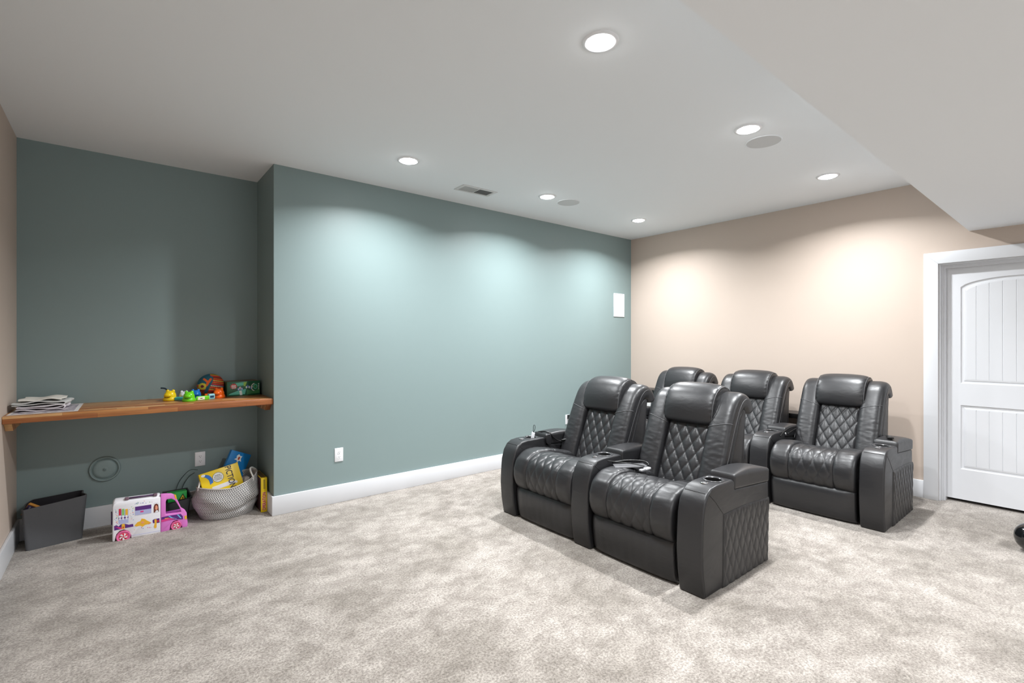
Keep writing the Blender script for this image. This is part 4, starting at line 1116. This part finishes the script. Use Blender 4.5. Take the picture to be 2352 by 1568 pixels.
# connecting arms and tray
t = empty('game_tray', (.47, 4.41, ST), math.radians(-4), 'turquoise and green plastic game tray in the middle of the toys on the shelf', 'game tray', 'plastic animal game pieces on the shelf')
M_TQ = plastic('turquoise_plastic', 60, 196, 204); M_GRN = plastic('green_plastic', 110, 214, 30)
a = prism('tray_arm', [(-.135, .015), (-.05, -.045), (-.045, -.02), (-.10, .04)], 'z', 0, .026, M_TQ, t, .006, 3)
a = prism('tray_arm', [(.0, -.085), (.095, -.045), (.10, -.01), (.0, -.045)], 'z', 0, .030, M_GRN, t, .006, 3)
a = prism('tray_arm', [(.085, -.050), (.125, -.030), (.120, .015), (.075, .0)], 'z', 0, .040, mat('pale_turquoise', srgb(150, 214, 224), .3), t, .005, 3)
bm = bmesh.new(); M2 = Matrix.Translation((.012, -.080, .004)) @ Matrix.Rotation(math.radians(23), 4, 'Z')
bm_box(bm, 0, .048, -.0016, .0, 0, .021, 0, M2); bm_box(bm, .016, .032, -.0022, -.0016, .008, .013, 1, M2)
from_bm('sticker', bm, None, t, mats=[mat('sticker_cream', srgb(238, 240, 214), .4), M_BLACK])
bm = bmesh.new(); M2 = Matrix.Translation((.093, -.0475, .012)) @ Matrix.Rotation(math.radians(27), 4, 'Z'); bm_box(bm, 0, .028, -.0012, .001, 0, .016, 0, M2)
from_bm('slot', bm, mat('slot_navy', srgb(20, 60, 96), .4), t)
bm = bmesh.new(); prism_bm(bm, [(.06, .04), (.13, .04), (.13, .10), (.06, .10)], 'z', 0, .034); from_bm('tray_arm', bm, plastic('orange_plastic', 250, 104, 14), t)
bevel(list(t.children)[-1], .008, 3)

# patterned egg-shaped ball
def pattern_ball():
    t = empty('patterned_ball', (.592, 4.582, ST + .0915), 0, 'round colourful patterned stuffed ball behind the plastic toys on the shelf', 'ball')
    cols = [(170, 40, 36), (226, 96, 34), (30, 92, 112), (214, 200, 60), (110, 26, 60), (196, 170, 60), (120, 64, 34), (214, 60, 40), (200, 196, 150), (80, 70, 110)]
    ms = [mat('patch_%s' % 'abcdefghij'[i], srgb(*c), .75) for i, c in enumerate(cols)]
    n, r = 140, 90; V = []; F = []; fm = []
    for j in range(r + 1):
        th = PI * j / r
        for i in range(n):
            ph = 2 * PI * i / n; V.append((math.sin(th) * math.cos(ph), math.sin(th) * math.sin(ph), math.cos(th)))
    view = Vector((-.60, -4.55, .33)).normalized(); rt = Vector((0, 0, 1)).cross(view).normalized(); up = view.cross(rt)
    def col(p):
        a, b_, c = p.dot(rt), p.dot(up), p.dot(view)
        # yellow disc with maroon centre
        dc = Vector((-.60, -.08)); d = math.hypot(a - dc.x, b_ - dc.y)
        def near(pl):
            m_ = 9
            for p_, q_ in zip(pl, pl[1:]):
                p_, q_, x_ = Vector(p_), Vector(q_), Vector((a, b_)); k_ = max(0, min(1, (x_ - p_).dot(q_ - p_) / (q_ - p_).length_squared)); m_ = min(m_, (x_ - p_.lerp(q_, k_)).length)
            return m_
        if c > -.1:
            if d < .12: return 4
            if d < .29: return 3
            if near([(-.48, .55), (-.22, .30)]) < .08 or near([(0, .52), (-.30, .02)]) < .09: return 1
            if near([(-.40, .50), (-.1, .74), (.08, .62), (.04, .35), (-.16, -.1), (-.36, -.6)]) < .12 or (a < -.05 and b_ > .1): return 2
        s = b_ * .96 + a * .18
        k = int((s + 2) * 13)
        return [0, 1, 6, 0, 7, 5, 6, 1, 0, 8, 9, 7, 6, 1, 0, 5][k % 16]
    for j in range(r):
        for i in range(n):
            q = (j * n + i, j * n + (i + 1) % n, (j + 1) * n + (i + 1) % n, (j + 1) * n + i)
            cpt = sum((Vector(V[x]) for x in q), Vector()) / 4; F.append(q); fm.append(col(cpt))
    V = [(x * .094, y * .090, z * .0915) for x, y, z in V]
    mesh_obj('cover', V, F, parent=t, smooth=True, mats=ms, fm=fm)
pattern_ball()

# green game box on the shelf
t = empty('green_board_game', (.69, 4.478, ST), math.radians(3), 'green board game box with red burst, at the right end of the shelf', 'board game')
gw = .245
bevel(box('carton', 0, gw, 0, .17, 0, .118, mat('box_green', srgb(28, 92, 62), .3), t), .002, 2)
bm = bmesh.new(); GM = [mat('g_teal', srgb(92, 190, 164), .35), mat('g_lime', srgb(150, 190, 70), .35), mat('g_dark', srgb(18, 56, 36), .35), mat('g_red', srgb(206, 60, 62), .35), mat('g_white', srgb(225, 232, 224), .35), mat('g_blue', srgb(80, 110, 190), .35), mat('g_mid', srgb(50, 130, 70), .35), mat('g_wash', srgb(120, 90, 70), .5)]
def gp(p, mi, lv): prism_bm(bm, p, 'y', -.0005 * lv, .0005, mi)
gp([(.06, .105), (.13, .112), (.125, .085), (.075, .080)], 0, 1); gp([(.12, .110), (.145, .112), (.132, .075), (.120, .080)], 1, 2)
gp([(.01, .012), (.13, .012), (.14, .055), (.08, .045), (.03, .030)], 0, 1)
gp([(.02, .028), (.07, .045), (.10, .060), (.08, .044), (.02, .022)], 2, 2)
gp([(.145, .010), (.24, .015), (.24, .05), (.19, .035), (.145, .05)], 6, 1)
c0 = (.048, .080); burst = []
for k in range(20): a = 2 * PI * k / 20; r_ = .029 if k % 2 == 0 else .019; burst.append((c0[0] + r_ * math.cos(a), c0[1] + r_ * .9 * math.sin(a)))
gp(burst, 3, 3)
for k in range(4): gp([(.032 + k * .008, .086 + .003 * (k % 2)), (.038 + k * .008, .090), (.039 + k * .008, .078), (.034 + k * .008, .075)], 4, 4); gp([(.034 + k * .008, .072), (.040 + k * .008, .074), (.040 + k * .008, .064), (.035 + k * .008, .063)], 4, 4)
for k, (x, z) in enumerate(((.083, .055), (.095, .064), (.108, .056))): gp(ell(x, z, .008, .011, 14), 5 if k != 1 else 4, 3); gp(ell(x, z, .004, .006, 10), 4 if k != 1 else 3, 4)
gp([(.088, .042), (.106, .044), (.112, .006), (.094, .006)], 4, 2)
for k in range(5): gp(ell(.142 + k * .010, .068 + .007 * math.sin(k * 1.6), .0065, .010, 12), 5 if k % 2 else 4, 3)
arc = [(.205 + .030 * math.cos(a), .066 + .034 * math.sin(a)) for a in [PI * (.55 + k * .09) for k in range(11)]]; arc2 = [(.205 + .023 * math.cos(a), .066 + .027 * math.sin(a)) for a in [PI * (.55 + k * .09) for k in range(10, -1, -1)]]
gp(arc + arc2, 4, 3); gp(ell(.208, .070, .016, .022, 20), 0, 2); gp(ell(.208, .070, .010, .014, 16), 6, 3)
for k in range(4): gp(ell(.233, .050 + k * .014, .004, .005, 10), 4, 3)
bm_box(bm, .006, gw - .006, .006, .164, .1178, .1184, 7)
from_bm('artwork', bm, None, t, mats=GM)
